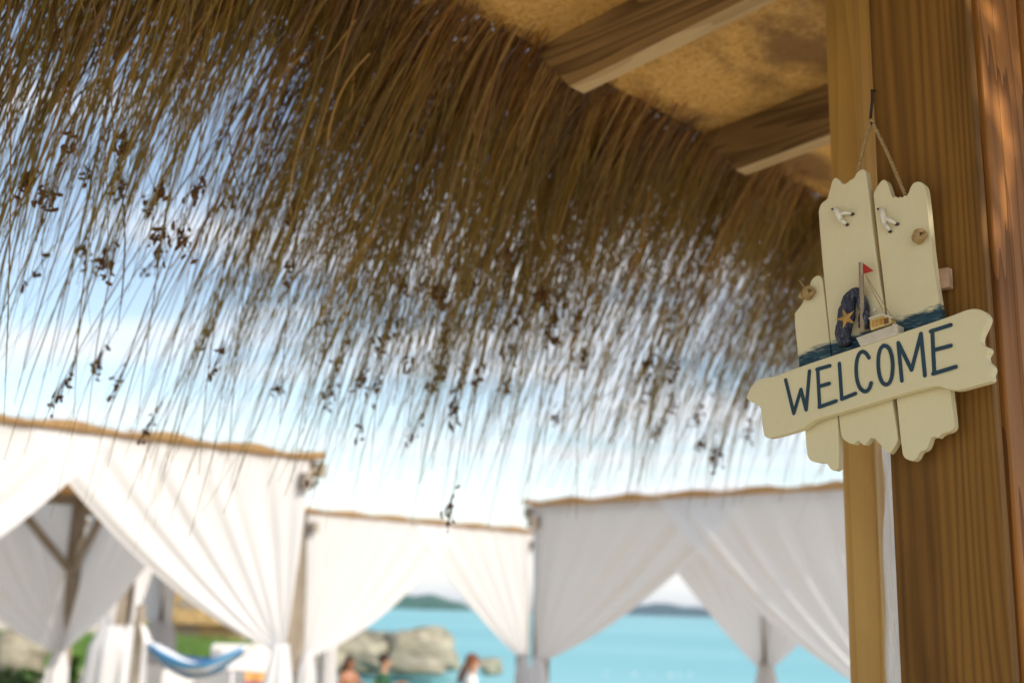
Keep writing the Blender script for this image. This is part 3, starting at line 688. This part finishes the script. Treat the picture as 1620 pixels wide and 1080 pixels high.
def gazebo(name_label, FL, FR, depth, H, fringe_seed, braces=True, overhang=.14):
    FL = Vector((*FL, 0)); FR = Vector((*FR, 0)); x = (FR-FL); W = x.length; ang = math.atan2(x.y, x.x)
    g = tag(empty('gazebo', FL, ang), name_label, 'gazebo', 'straw roofed gazebos on the beach')
    P = [(0,0),(W,0),(W,depth),(0,depth)]
    for (px_, py_) in P:
        mb = MB(); mb.box(-.06,.06,-.06,.06,-.1,H-.10); o = mb.build('post', M['weathered'], g, bevel=.006); o.location = (px_, py_, 0)
    for y_ in (0, depth): weather_box((-.22, y_, H-.05), (W+.22, y_, H-.05), .09, .10, 'beam', M['weathered_x'], g)
    for x_ in (0, W): weather_box((x_, -.20, H-.155), (x_, depth+.20, H-.155), .07, .11, 'beam', M['weathered_x'], g)
    if braces:
        for (px_, py_) in P:
            sx = 1 if px_ == 0 else -1; sy = 1 if py_ == 0 else -1
            weather_box((px_+sx*.03, py_, H-.72), (px_+sx*.62, py_, H-.12), .06, .07, 'brace', M['weathered_x'], g)
            weather_box((px_, py_+sy*.03, H-.72), (px_, py_+sy*.62, H-.22), .06, .07, 'brace', M['weathered_x'], g)
    # reed mat roof
    rg = random.Random(fringe_seed); o_ = overhang; rows = []
    nx_, ny_ = 40, 30
    for sgn in (0, 1):
        rr = []
        for i in range(nx_+1):
            rr.append([(-o_+(W+2*o_)*i/nx_, -o_+(depth+2*o_)*j/ny_, H+.012+sgn*(.030+.018*math.sin(i*.9+fringe_seed)+.012*rg.random())) for j in range(ny_+1)])
        rows.append(rr)
    mb = MB(); mb.grid(rows[1]); mb.grid([r_[::-1] for r_ in rows[0]])
    for i in range(nx_):
        for j in (0, ny_):
            a, b_, c, d = rows[0][i][j], rows[0][i+1][j], rows[1][i+1][j], rows[1][i][j]; mb.add([a,b_,c,d], [(0,1,2,3)])
    for j in range(ny_):
        for i in (0, nx_):
            a, b_, c, d = rows[0][i][j], rows[0][i][j+1], rows[1][i][j+1], rows[1][i][j]; mb.add([a,b_,c,d], [(0,1,2,3)])
    mb.build('reed_roof', M['reed'], g)
    n = 2600; side = RNG.integers(0, 4, n); q = RNG.random(n)
    X = np.where(side < 2, -o_+(W+2*o_)*q, np.where(side == 2, -o_, W+o_)); Y = np.where(side < 2, np.where(side == 0, -o_, depth+o_), -o_+(depth+2*o_)*q)
    hx = np.where(side < 2, RNG.normal(0, .8, n), np.where(side == 2, -1, 1)); hy = np.where(side < 2, np.where(side == 0, -1, 1), RNG.normal(0, .8, n))
    hh = np.stack([hx, hy, np.zeros(n)], 1); hh /= np.linalg.norm(hh, axis=1)[:, None]
    Z = H+.025+.03*noise1(q*14+side*37, fringe_seed)+RNG.random(n)*.02
    V, Fq, rn, al, _ = blades(np.stack([X, Y, Z], 1)-hh*.03, hh, .05+.05*RNG.random(n), RNG.normal(R(5), R(14), n), RNG.normal(R(28), R(12), n), np.full(n, .008), RNG.random(n), K=3)
    blade_obj('straw_edge', V, Fq, rn, al, M['straw'], g)
    ux = x/W; uy = Vector((-ux.y, ux.x, 0))
    return [FL, FR, FR+uy*depth, FL+uy*depth]

H1 = 2.62
# left gazebo
FR1 = at_z(470, 728, H1); FL1 = FR1+Vector((-.775, -.632, 0))*3.05
A = gazebo('large straw roofed gazebo with white curtains at the left of the beach', (FL1.x, FL1.y), (FR1.x, FR1.y), 4.3, H1, 3)
curtain(A[1], A[0], H1, 1.34, 'broad white curtain swept to the near right post of the left gazebo', .60, .16, 1)
curtain(A[0], A[1], H1, 1.34, 'white curtain at the left edge, swept away towards the left gazebo post out of view', .56, .16, 2)
curtain(A[2], A[1], H1, 1.12, 'white curtain tied right of the braced back post in the left gazebo', .55, .16, 3, out=-.15, outt=.06, bulge=.0)
curtain(A[2], A[3], H1, 1.12, 'white curtain tied left of the braced back post in the left gazebo', .60, .16, 4, out=-.13, outt=.10, bulge=.0)
# middle gazebo
FL2 = at_z(487, 812, H1); FR2 = at_z(832, 843, H1)
B = gazebo('smaller looking straw roofed gazebo with white curtains in the middle, sea behind it', (FL2.x, FL2.y), (FR2.x, FR2.y), 4.6, H1, 8)
curtain(B[0], B[1], H1, 1.10, 'white curtain swept left across the front of the middle gazebo', .62, .20, 5)
curtain(B[1], B[0], H1, 1.06, 'white curtain swept right on the front of the middle gazebo, above the woman in white', .57, .13, 6)
curtain(B[2], B[1], H1-.1, 1.25, 'narrow white curtain wrapped round the far back post of the middle gazebo', .06, .05, 7, bunch=.11, out=.0)
# right gazebo
FL3 = at_z(861, 801, H1); u3 = Vector((.728, -.686, 0)); FR3 = FL3+u3*3.5
Cg = gazebo('straw roofed gazebo with white curtains at the right, beside the pavilion posts', (FL3.x, FL3.y), (FR3.x, FR3.y), 4.0, H1, 15, braces=False)
curtain(Cg[0], Cg[1], H1, 1.20, 'white curtain swept left on the front of the right gazebo', .66, .16, 9)
curtain(Cg[1], Cg[0], H1, 1.10, 'broad white curtain of the right gazebo falling behind the wooden posts', .60, .12, 10, out=.12)
curtain(Cg[3], Cg[0], H1, 1.08, 'greyish white curtain inside the right gazebo, tied left of its back post', .60, .12, 11, out=-.02)
curtain(Cg[3], Cg[2], H1, 1.08, 'greyish white curtain inside the right gazebo, tied right of its back post', .42, .14, 12, out=.05)
# far gazebo behind the left one
p0 = at_z(120, 1000, 0.9); 
FL4 = Vector((-6.2, 17.2, 0)); FR4 = Vector((-4.95, 18.6, 0))
gL = at_y(187, 1000, 13.2); gR = at_y(254, 1000, 17.0)
D4 = gazebo('far white curtained gazebo seen through the left gazebo', (gL.x, gL.y), (gR.x, gR.y), 2.6, 2.45, 21, braces=False)
curtain(D4[0], D4[1], 2.45, 1.30, 'white curtain tied to the left post of the far gazebo', .5, .1, 13, bunch=.20)
curtain(D4[0], D4[3], 2.45, 1.30, 'white curtain on the left hand side of the far gazebo', .55, .1, 16, bunch=.16)
curtain(D4[1], D4[0], 2.45, 1.30, 'white curtain tied to the right post of the far gazebo', .5, .1, 14, bunch=.14)
curtain(D4[1], D4[2], 2.45, 1.30, 'white curtain on the right hand side of the far gazebo', .5, .1, 15, bunch=.1)

# ================================================================== rocks, people, beach things
def rock_mat():
    t = NT('rock'); n = t.noise(t.coord('Object'), 1.6, 7, .65); n2 = t.noise(t.coord('Object', (1,1,3)), 3, 5, .6)
    c = t.mix(t.ramp(n, [(.35,(0,0,0)), (.65,(1,1,1))]), (.22,.20,.14), (.44,.41,.32)); c = t.mix(t.ramp(n2, [(.5,(0,0,0)), (.72,(.8,.8,.8))]), c, (.11,.10,.075))
    t.bump(n, .8, .12); return t.fin(c, .9, .2)
M['rock'] = rock_mat()
def boulder(px_, py_, wpx, hpx, D, label, seed):
    c = at_y(px_, py_, D); k = D/F; rg = random.Random(seed); import mathutils.noise as mn
    bm_ = MB(); nu, nv = 36, 22; vs = []; rx, rz_ = wpx*k/2, hpx*k/2; ry = rx*.8
    for j in range(nv+1):
        th = math.pi*j/nv
        for i in range(nu):
            ph = 2*math.pi*i/nu; v = Vector((math.sin(th)*math.cos(ph), math.sin(th)*math.sin(ph), math.cos(th)))
            q = 1+.35*mn.noise(v*1.3+Vector((seed*3.1, 0, 0)))+.16*mn.noise(v*3.2+Vector((0, seed*2.2, 0)))
            v = Vector((math.copysign(abs(v.x)**.75, v.x), math.copysign(abs(v.y)**.75, v.y), math.copysign(abs(v.z)**.8, v.z)))
            vs.append((v.x*rx*q, v.y*ry*q, v.z*rz_*q))
    bm_.add(vs, [(j*nu+i, (j+1)*nu+i, (j+1)*nu+(i+1) % nu, j*nu+(i+1) % nu) for j in range(nv) for i in range(nu)])
    o = bm_.build('boulder', M['rock'], smooth=True); o.location = c; return tag(o, label, 'boulder', 'boulders in the shallow water')
boulder(667, 1028, 112, 66, 37, 'big rounded boulder at the right end of the rocks in the sea', 1)
boulder(600, 1031, 92, 62, 38, 'pale boulder in the middle of the rocks, left of the big rounded one', 2)
boulder(556, 1034, 100, 56, 36.5, 'pale boulder above the head of the tanned seated woman', 5)
boulder(505, 1040, 96, 56, 36, 'low boulder behind the wrapped post of the middle gazebo', 4)
boulder(455, 1047, 80, 58, 36, 'boulder at the left end of the rocks', 6)
boulder(640, 1052, 130, 24, 34, 'flat pale rock lying at the foot of the boulders', 7)
boulder(775, 1054, 34, 26, 33, 'small dark rock in the water behind the long haired woman', 8)
boulder(34, 1035, 76, 84, 20, 'beige boulder low at the left edge beyond the gazebo', 9)
boulder(404, 1052, 60, 40, 32, 'dark low boulder beside the hammock end', 11)

skin_m = plain('skin', (.52,.30,.20), .55, .08, 30); tan_m = plain('tanned_skin', (.42,.20,.12), .5, .08, 30)
def skin_mesh(name, verts, edges, rad, mat, parent, root=0, sub=2):
    me = bpy.data.meshes.new(name); me.from_pydata(verts, edges, []); o = bpy.data.objects.new(name, me); COL.objects.link(o)
    k = o.modifiers.new('k', 'SKIN'); s_ = o.modifiers.new('s', 'SUBSURF'); s_.levels = sub; s_.render_levels = sub
    for i, r_ in enumerate(rad): me.skin_vertices[0].data[i].radius = r_ if isinstance(r_, tuple) else (r_, r_)
    for i in range(len(verts)): me.skin_vertices[0].data[i].use_root = (i == root)
    dg = bpy.context.evaluated_depsgraph_get(); m2 = bpy.data.meshes.new_from_object(o.evaluated_get(dg))
    bpy.data.objects.remove(o); m2.name = name; m2.materials.clear(); m2.materials.append(mat)
    m2.polygons.foreach_set('use_smooth', [True]*len(m2.polygons)); ob = bpy.data.objects.new(name, m2); COL.objects.link(ob); ob.parent = parent; return ob
def person(px_, ytop, D, face, label, skin, hair, top, bottom, longhair, seat=.05, patch=None):
    hp = at_y(px_, ytop, D); base = empty('person', (hp.x, hp.y, 0), face); tag(base, label, 'person', 'people sitting on mats by the water')
    zt = hp.z; s_ = (zt-seat)/.88        # seated height from seat to crown
    z = lambda q: seat+q*s_
    V = []; Ed = []; Rd = []
    def v(x, y, zz_, r_, p=None):
        V.append((x*s_, y*s_, zz_)); Rd.append(tuple(k*s_ for k in r_) if isinstance(r_, tuple) else r_*s_)
        if p is not None: Ed.append((p, len(V)-1))
        return len(V)-1
    pel = v(0, 0, z(.10), (.15,.11)); wa = v(.01, 0, z(.24), (.125,.095), pel); ch = v(.02, 0, z(.42), (.15,.105), wa); ub = v(.02, 0, z(.53), (.12,.08), ch); nk = v(.03, 0, z(.60), .052, ub)
    n2 = v(.04, 0, z(.655), .05, nk); hd = v(.055, 0, z(.71), (.068,.085), n2); h2 = v(.05, 0, z(.79), (.075,.095), hd); h3 = v(.045, 0, z(.845), (.055,.065), h2)
    for sd_ in (-1, 1):
        sh = v(.02, sd_*.15, z(.535), .058, ub); el = v(.06, sd_*.22, z(.27), .042, sh); wr = v(.29, sd_*.15, z(.38), .028, el); hm = v(.35, sd_*.14, z(.40), (.018,.036), wr)
        for k in range(4):
            f1 = v(.405, sd_*.14+(k-1.5)*.02, z(.405), .0085, hm); v(.405+.035*(1-.15*abs(k-1.3)), sd_*.14+(k-1.5)*.023, z(.385), .0075, f1)
        t1 = v(.345, sd_*.10, z(.40), .010, wr); v(.38, sd_*.085, z(.39), .0085, t1)
        hi = v(.06, sd_*.095, z(.09), .095, pel); kn = v(.42, sd_*.12, z(.36), .062, hi); an = v(.70, sd_*.12, .12, .040, kn); v(.80, sd_*.13, .085, (.035,.045), an)
    body = skin_mesh('body', V, Ed, Rd, skin, base)
    # face: nose, eyes, mouth, ears
    fx = .055*s_
    mb = MB(); mb.ell((fx+.100*s_, 0, z(.745)), (.018*s_, .012*s_, .022*s_), 8, 6); mb.build('nose', skin, base, smooth=True)
    for q in (-1, 1):
        mb = MB(); mb.ell((fx-.005, q*.082*s_, z(.75)), (.02*s_, .01*s_, .03*s_), 8, 6); mb.build('ear', skin, base, smooth=True)
        mb = MB(); mb.ell((fx+.083*s_, q*.030*s_, z(.772)), (.009*s_, .012*s_, .007*s_), 8, 6); mb.build('eye', black_m, base, smooth=True)
    mb = MB(); mb.ell((fx+.083*s_, 0, z(.708)), (.008*s_, .024*s_, .006*s_), 8, 6); mb.build('mouth', red_m, base, smooth=True)
    # hair
    mb = MB(); mb.ell((.022*s_, 0, z(.80)), (.108*s_, .098*s_, .098*s_), 20, 12, bump=.03)
    if longhair:
        rg = random.Random(int(px_))
        for k in range(46):
            a = rg.uniform(-1.5, 1.5); r_ = .085*s_; st = Vector((-math.cos(a)*r_*.8+.01, math.sin(a)*r_, z(.80)))
            bl = longhair*s_
            e1 = st+Vector((-.03*s_-rg.random()*.03, math.sin(a)*.02, -.12*s_)); e2 = e1+Vector((-.05*s_-rg.random()*.06, rg.gauss(0,.02), -bl*(.5+.5*rg.random())))
            mb.tube([st, e1, e2], [.020*s_, .022*s_, .006*s_], 6)
    mb.build('hair', hair, base, smooth=True)
    if top:
        V = []; Ed = []; Rd = []
        a_ = v(0,0,z(.08),(.168,.128)); b_ = v(.01,0,z(.24),(.142,.112),a_); c_ = v(.02,0,z(.42),(.165,.12),b_); d_ = v(.02,0,z(.535),(.13,.088),c_); v(.03,0,z(.585),.058,d_)
        for sd_ in (-1, 1):
            sh = v(.02, sd_*.155, z(.53), .070, d_); el = v(.06, sd_*.222, z(.27), .055, sh); v(.255, sd_*.165, z(.36), .042, el)
        skin_mesh('jacket', V, Ed, Rd, top, base)
        if patch: 
            mb = MB(); mb.ell((-.02*s_, -.10*s_, z(.38)), (.11*s_, .06*s_, .05*s_), 14, 8); mb.build('lime_panel', patch, base, smooth=True)
    V = []; Ed = []; Rd = []
    a_ = v(0,0,z(.10),(.162,.118))
    for sd_ in (-1, 1):
        hi = v(.06, sd_*.098, z(.09), .105, a_); v(.40, sd_*.12, z(.35), .076, hi)
    skin_mesh('shorts', V, Ed, Rd, bottom, base)
    bn = tag(empty('beach_mat', (hp.x, hp.y, 0), face), 'mat', 'beach mat', 'beach mats under the seated people')
    mb = MB(); mb.box(-.35,.95,-.38,.38,.0,.045); mb.build('pad', M['straw_mat'], bn, bevel=.01)
    return base, bn
dkh = plain('dark_hair', (.035,.02,.013), .6, .3, 60); rdh = plain('auburn_hair', (.17,.065,.03), .6, .3, 60)
navy = plain('navy_cloth', (.03,.04,.07), .9, .1, 30); green = plain('dark_green_cloth', (.03,.10,.05), .9, .15, 30); lime = plain('lime_cloth', (.45,.62,.08), .9, .1, 30)
wht = plain('white_cloth', (.80,.78,.80), .9, .05, 30)
pb, b1 = person(553, 1037, 19.6, R(-60), 'tanned woman with dark tied hair and bare shoulders', tan_m, dkh, None, navy, .18)
b1['label'] = 'beach mat under the bare shouldered tanned woman'
pb, b1 = person(606, 1034, 19.4, R(-8), 'dark haired person in green jacket with lime panel', skin_m, dkh, green, navy, 0, patch=lime)
b1['label'] = 'beach mat under the person in the green jacket'
pb, b1 = person(745, 1034, 18.4, R(0), 'woman with long auburn hair in white top', skin_m, rdh, wht, wht, .26)
b1['label'] = 'beach mat under the auburn haired woman in white'

# hammock between its two poles
def hammock():
    a = at_y(222, 975, 12.0); b = at_y(392, 1030, 12.0); cen = at_y(312, 1074, 12.0)
    h = tag(empty('hammock', (cen.x, cen.y, cen.z)), 'blue and white striped hammock slung between the gazebo posts', 'hammock')
    t = NT('striped_cloth'); at = t.new('ShaderNodeAttribute'); at.attribute_name = 'str'
    c = t.ramp(t.math('FRACT', t.math('MULTIPLY', at.outputs['Fac'], 4.0)), [(.0,(.06,.22,.45)), (.44,(.10,.32,.58)), (.50,(.62,.68,.74)), (.72,(.75,.78,.80)), (.78,(.05,.12,.28))])
    mt = t.fin(c, .9, .2)
    ctrl = [(236,1022), (250,1040), (275,1062), (305,1073), (335,1070), (360,1052), (388,1031)]
    P = [at_y(x, y, 12.0) for x, y in ctrl]; wd = [.10,.26,.38,.44,.40,.26,.10]
    P = chaikin([tuple(p)+(w_,) for p, w_ in zip(P, wd)], 2, False)
    rows = []; vals = []
    for (x, y, z, w_) in P:
        row = []
        for j in range(15):
            q = j/14*2-1; row.append((x-cen.x+.02*math.sin(j*2.3+x*3), y-cen.y+q*w_*.9, z-cen.z+.20*w_*q*q*2+.015*math.sin(j*2.1+x*9))); vals.append(j/14)
        rows.append(row)
    mb = MB(); mb.grid(rows); o = mb.build('cloth', mt, h, smooth=True, solid=.01)
    at_ = o.data.attributes.new('str', 'FLOAT', 'POINT'); at_.data.foreach_set('value', vals)
    for (p, q, e) in ((P[0], a, 0), (P[-1], at_y(440, 985, 12.0), 1)):
        for k in range(7):
            s0 = Vector((p[0]-cen.x, p[1]-cen.y+(k-3)*.05, p[2]-cen.z)); mb = MB(); mb.tube([s0, Vector(q)-Vector(cen)], .009, 5); mb.build('cord', M['cushion'], h)
    for q, nm in ((a, 'white hammock rope side pole, mostly hidden by curtains'), (at_y(440, 985, 12.0), 'weathered pole holding the right end of the hammock')):
        mb = MB(); mb.tube([(0,0,-.1), (0,0,q.z+.12)], .05, 12); o = mb.build('hammock_pole', M['weathered'], None, smooth=True); o.location = (q.x, q.y, 0)
        tag(o, nm if 'right end' in nm else 'weathered pole holding the left end of the hammock', 'pole', 'hammock poles')
hammock()

def daybed(px_, ytop, D, wdt, label, h=.55):
    p = at_y(px_, ytop, D); g = tag(empty('daybed', (p.x, p.y, 0), R(8)), label, 'daybed', 'white daybeds on the sand')
    mb = MB(); mb.box(-wdt/2, wdt/2, -.45, .45, .12, .34); mb.build('frame', wht, g, bevel=.02)
    mb = MB(); mb.box(-wdt/2+.03, wdt/2-.03, -.43, .43, .345, .50); mb.build('mattress', M['cushion'], g, bevel=.05)
    mb = MB(); mb.box(-wdt/2+.03, wdt/2-.03, .28, .46, .505, p.z); mb.build('backrest', M['cushion'], g, bevel=.05)
    for sx in (-1, 1):
        for sy in (-1, 1): mb = MB(); mb.box(sx*(wdt/2-.08)-.03, sx*(wdt/2-.08)+.03, sy*.38-.03, sy*.38+.03, -.02, .12); mb.build('leg', wht, g)
daybed(228, 1052, 14.5, .9, 'white cushioned daybed left of the hammock', .6)
daybed(390, 1020, 20, 1.3, 'tall backed white daybed right of the hammock', .6)
daybed(330, 1062, 13.4, 1.2, 'white daybed just beneath the hammock', .6)

def hut():
    p = at_y(310, 1004, 40); g = tag(empty('thatched_hut', (p.x, p.y, landz(p.x, p.y))), 'tan thatched hut beyond the green grass, behind the hammock', 'hut')
    ze = p.z+.25; mb = MB(); mb.box(-1.4,1.4,-1.1,1.1,0,ze+.3); mb.build('wall', plain('hut_wall', (.42,.30,.15), .9, .3, 3), g)
    mb = MB(); mb.add([(-1.9,-1.6,ze),(1.9,-1.6,ze),(1.9,1.6,ze),(-1.9,1.6,ze),(0,0,ze+1.6)], [(0,1,4),(1,2,4),(2,3,4),(3,0,4),(3,2,1,0)]); mb.build('roof', plain('hut_thatch', (.38,.26,.11), .95, .45, 5, bumps=.05, bscale=12), g)
    mb = MB(); mb.box(-.35,.35,-1.13,-1.105,0,1.6); mb.build('door', M['weathered'], g)
hut()
def black_tent():
    p = at_y(318, 1036, 13.6); g = tag(empty('floor_lounger', (p.x, p.y+.1, 0), R(10)), 'black triangular fabric backrest behind the hammock', 'lounger')
    bm = plain('black_fabric', (.012,.016,.024), .85, .2, 30)
    mb = MB(); z1 = p.z; mb.add([(-.22,-.06,.5),(.24,-.06,.5),(.04,.0,z1),(-.22,.16,.5),(.24,.16,.5),(.04,.05,z1)], [(0,1,2),(5,4,3),(0,3,4,1),(1,4,5,2),(2,5,3,0)]); mb.build('panel', bm, g, bevel=.02)
    mb = MB(); mb.box(-.25,.25,-.08,.2,-.02,.5); mb.build('base', bm, g, bevel=.02)
black_tent()
def towel():
    p = at_y(412, 1062, 12.6); c = MB(); rows = []
    for i in range(16):
        u = i/15; rows.append([(-.16+.32*u+.004*math.sin(j), .02*math.sin(u*8+j*.2)-.0, .0-.62*j/11) for j in range(12)])
    c.grid(rows); t = NT('towel_stripes'); s_ = t.new('ShaderNodeSeparateXYZ'); t.l.new(t.coord('Object'), s_.inputs[0])
    col = t.ramp(t.math('FRACT', t.math('MULTIPLY', s_.outputs[2], -3.2)), [(0,(.75,.35,.12)), (.25,(.80,.50,.16)), (.38,(.45,.08,.30)), (.75,(.35,.10,.40)), (.9,(.8,.4,.1))])
    o = c.build('beach_towel', t.fin(col, .9, .2), smooth=True, solid=.008); o.location = (p.x, p.y-.035, p.z)
    tag(o, 'orange and purple beach towel draped over a white rail', 'towel')
    r_ = tag(empty('towel_rail', (p.x, p.y, 0)), 'slim white rail stand holding the striped towel', 'stand')
    mb = MB(); mb.tube([(-.32,0,p.z),(.32,0,p.z)], .018, 8); mb.build('rail', wht, r_, smooth=True)
    for x in (-.3, .3): mb = MB(); mb.tube([(x,0,-.05),(x,0,p.z+.03)], .018, 8); mb.build('leg', wht, r_, smooth=True)
towel()
for k, (bx, br) in enumerate([(958,.04), (1003,.05), (1031,.035), (1060,.06), (1074,.045), (1092,.05)]):
    p = at_z(bx, 1069-abs(k-3)*.9, -.40); mb = MB(); mb.ell((0,0,.03), (br,br,br*.9), 10, 8); o = mb.build('buoy', wht, smooth=True); o.location = (p.x, p.y, -.40)
    tag(o, 'small white buoy on the float line across the turquoise water', 'buoy', 'white buoys floating in a line')

# boat-side greenery: low shrubs between the gazebos
def shrub(px_, ytop, D, wd, label, seed, col=(.07,.15,.03)):
    p = at_y(px_, ytop, D); z0 = landz(p.x, p.y); h = p.z-z0; rg = random.Random(seed)
    g = tag(empty('shrub', (p.x, p.y, z0)), label, 'shrub'); mb = MB()
    for k in range(6):
        a = rg.random()*6.3; mb.tube([(0,0,-.05),(.3*wd*math.cos(a)*.5, .3*wd*math.sin(a)*.5, h*.5),(wd*.4*math.cos(a), wd*.4*math.sin(a), h*.85)], [.03,.02,.006], 6)
    mb.build('stem', M['weathered'], g)
    mb = MB()
    for k in range(1100):
        a = rg.random()*6.3; q = rg.random()**.5; zz_ = h*(.25+.75*rg.random()); x = wd*.5*q*math.cos(a)*(1.1-.4*zz_/h); y = wd*.5*q*math.sin(a); s_ = .03+.03*rg.random(); b_ = rg.random()*6.3; e_ = rg.uniform(-.8,.8)
        d = Vector((math.cos(b_), math.sin(b_), e_)).normalized()*s_*1.8; n_ = d.cross(Vector((rg.random()-.5, rg.random()-.5, 1))).normalized()*s_*.6; c = Vector((x,y,zz_))
        mb.add([c-d, c+n_, c+d, c-n_], [(0,1,2,3)])
    tag(mb.build('foliage', plain('shrub_leaf', col, .7, .4, 9), g), kind='stuff')
shrub(215, 985, 22, 1.1, 'bright green shrub seen beside the far gazebo curtains', 2, (.13,.26,.03))
shrub(20, 1062, 12, .9, 'dark green shrub at the lower left corner', 3, (.06,.12,.03))
shrub(104, 1040, 15, .5, 'small green shrub between the curtain tails at the left', 4, (.10,.22,.03))

# unseen foliage added behind the camera to dapple and shade the post and planks
def shade_tree(x, y, h, r, label, seed, leaves=17000):
    rg = random.Random(seed); g = tag(empty('shade_tree', (x, y, 0)), label, 'shade_tree')
    mb = MB(); mb.tube([(0,0,-.1),(.05,.03,h*.3),(-.04,.05,h*.55)], [.12,.10,.07], 10)
    ends = []
    for k in range(9):
        a = k*2.4+rg.random(); e = Vector((r*.75*math.cos(a), r*.75*math.sin(a), h*(.45+.5*rg.random()))); ends.append(e)
        mb.tube([(-.02,.04,h*(.35+.02*k)), (e*.5+Vector((0,0,h*.22))), e], [.05,.03,.008], 6)
    mb.build('trunk', M['weathered'], g, smooth=True)
    mb = MB()
    for k in range(leaves):
        c = ends[rg.randrange(9)]+Vector((rg.gauss(0, r*.32), rg.gauss(0, r*.32), rg.gauss(0, h*.07))); s_ = .025+.03*rg.random()
        d = Vector((rg.gauss(0,1), rg.gauss(0,1), rg.gauss(0,1))).normalized()*s_*1.6; n_ = d.orthogonal().normalized()*s_*.6
        c.z = max(.6, c.z); mb.add([c-d, c+n_, c+d, c-n_], [(0,1,2,3)])
    tag(mb.build('crown', plain('shade_tree_leaf', (.07,.12,.035), .6, .3, 9), g), kind='stuff')
shade_tree(2.75, -.62, 4.25, .95, 'leafy shade blocker added behind the viewpoint, out of view', 5)
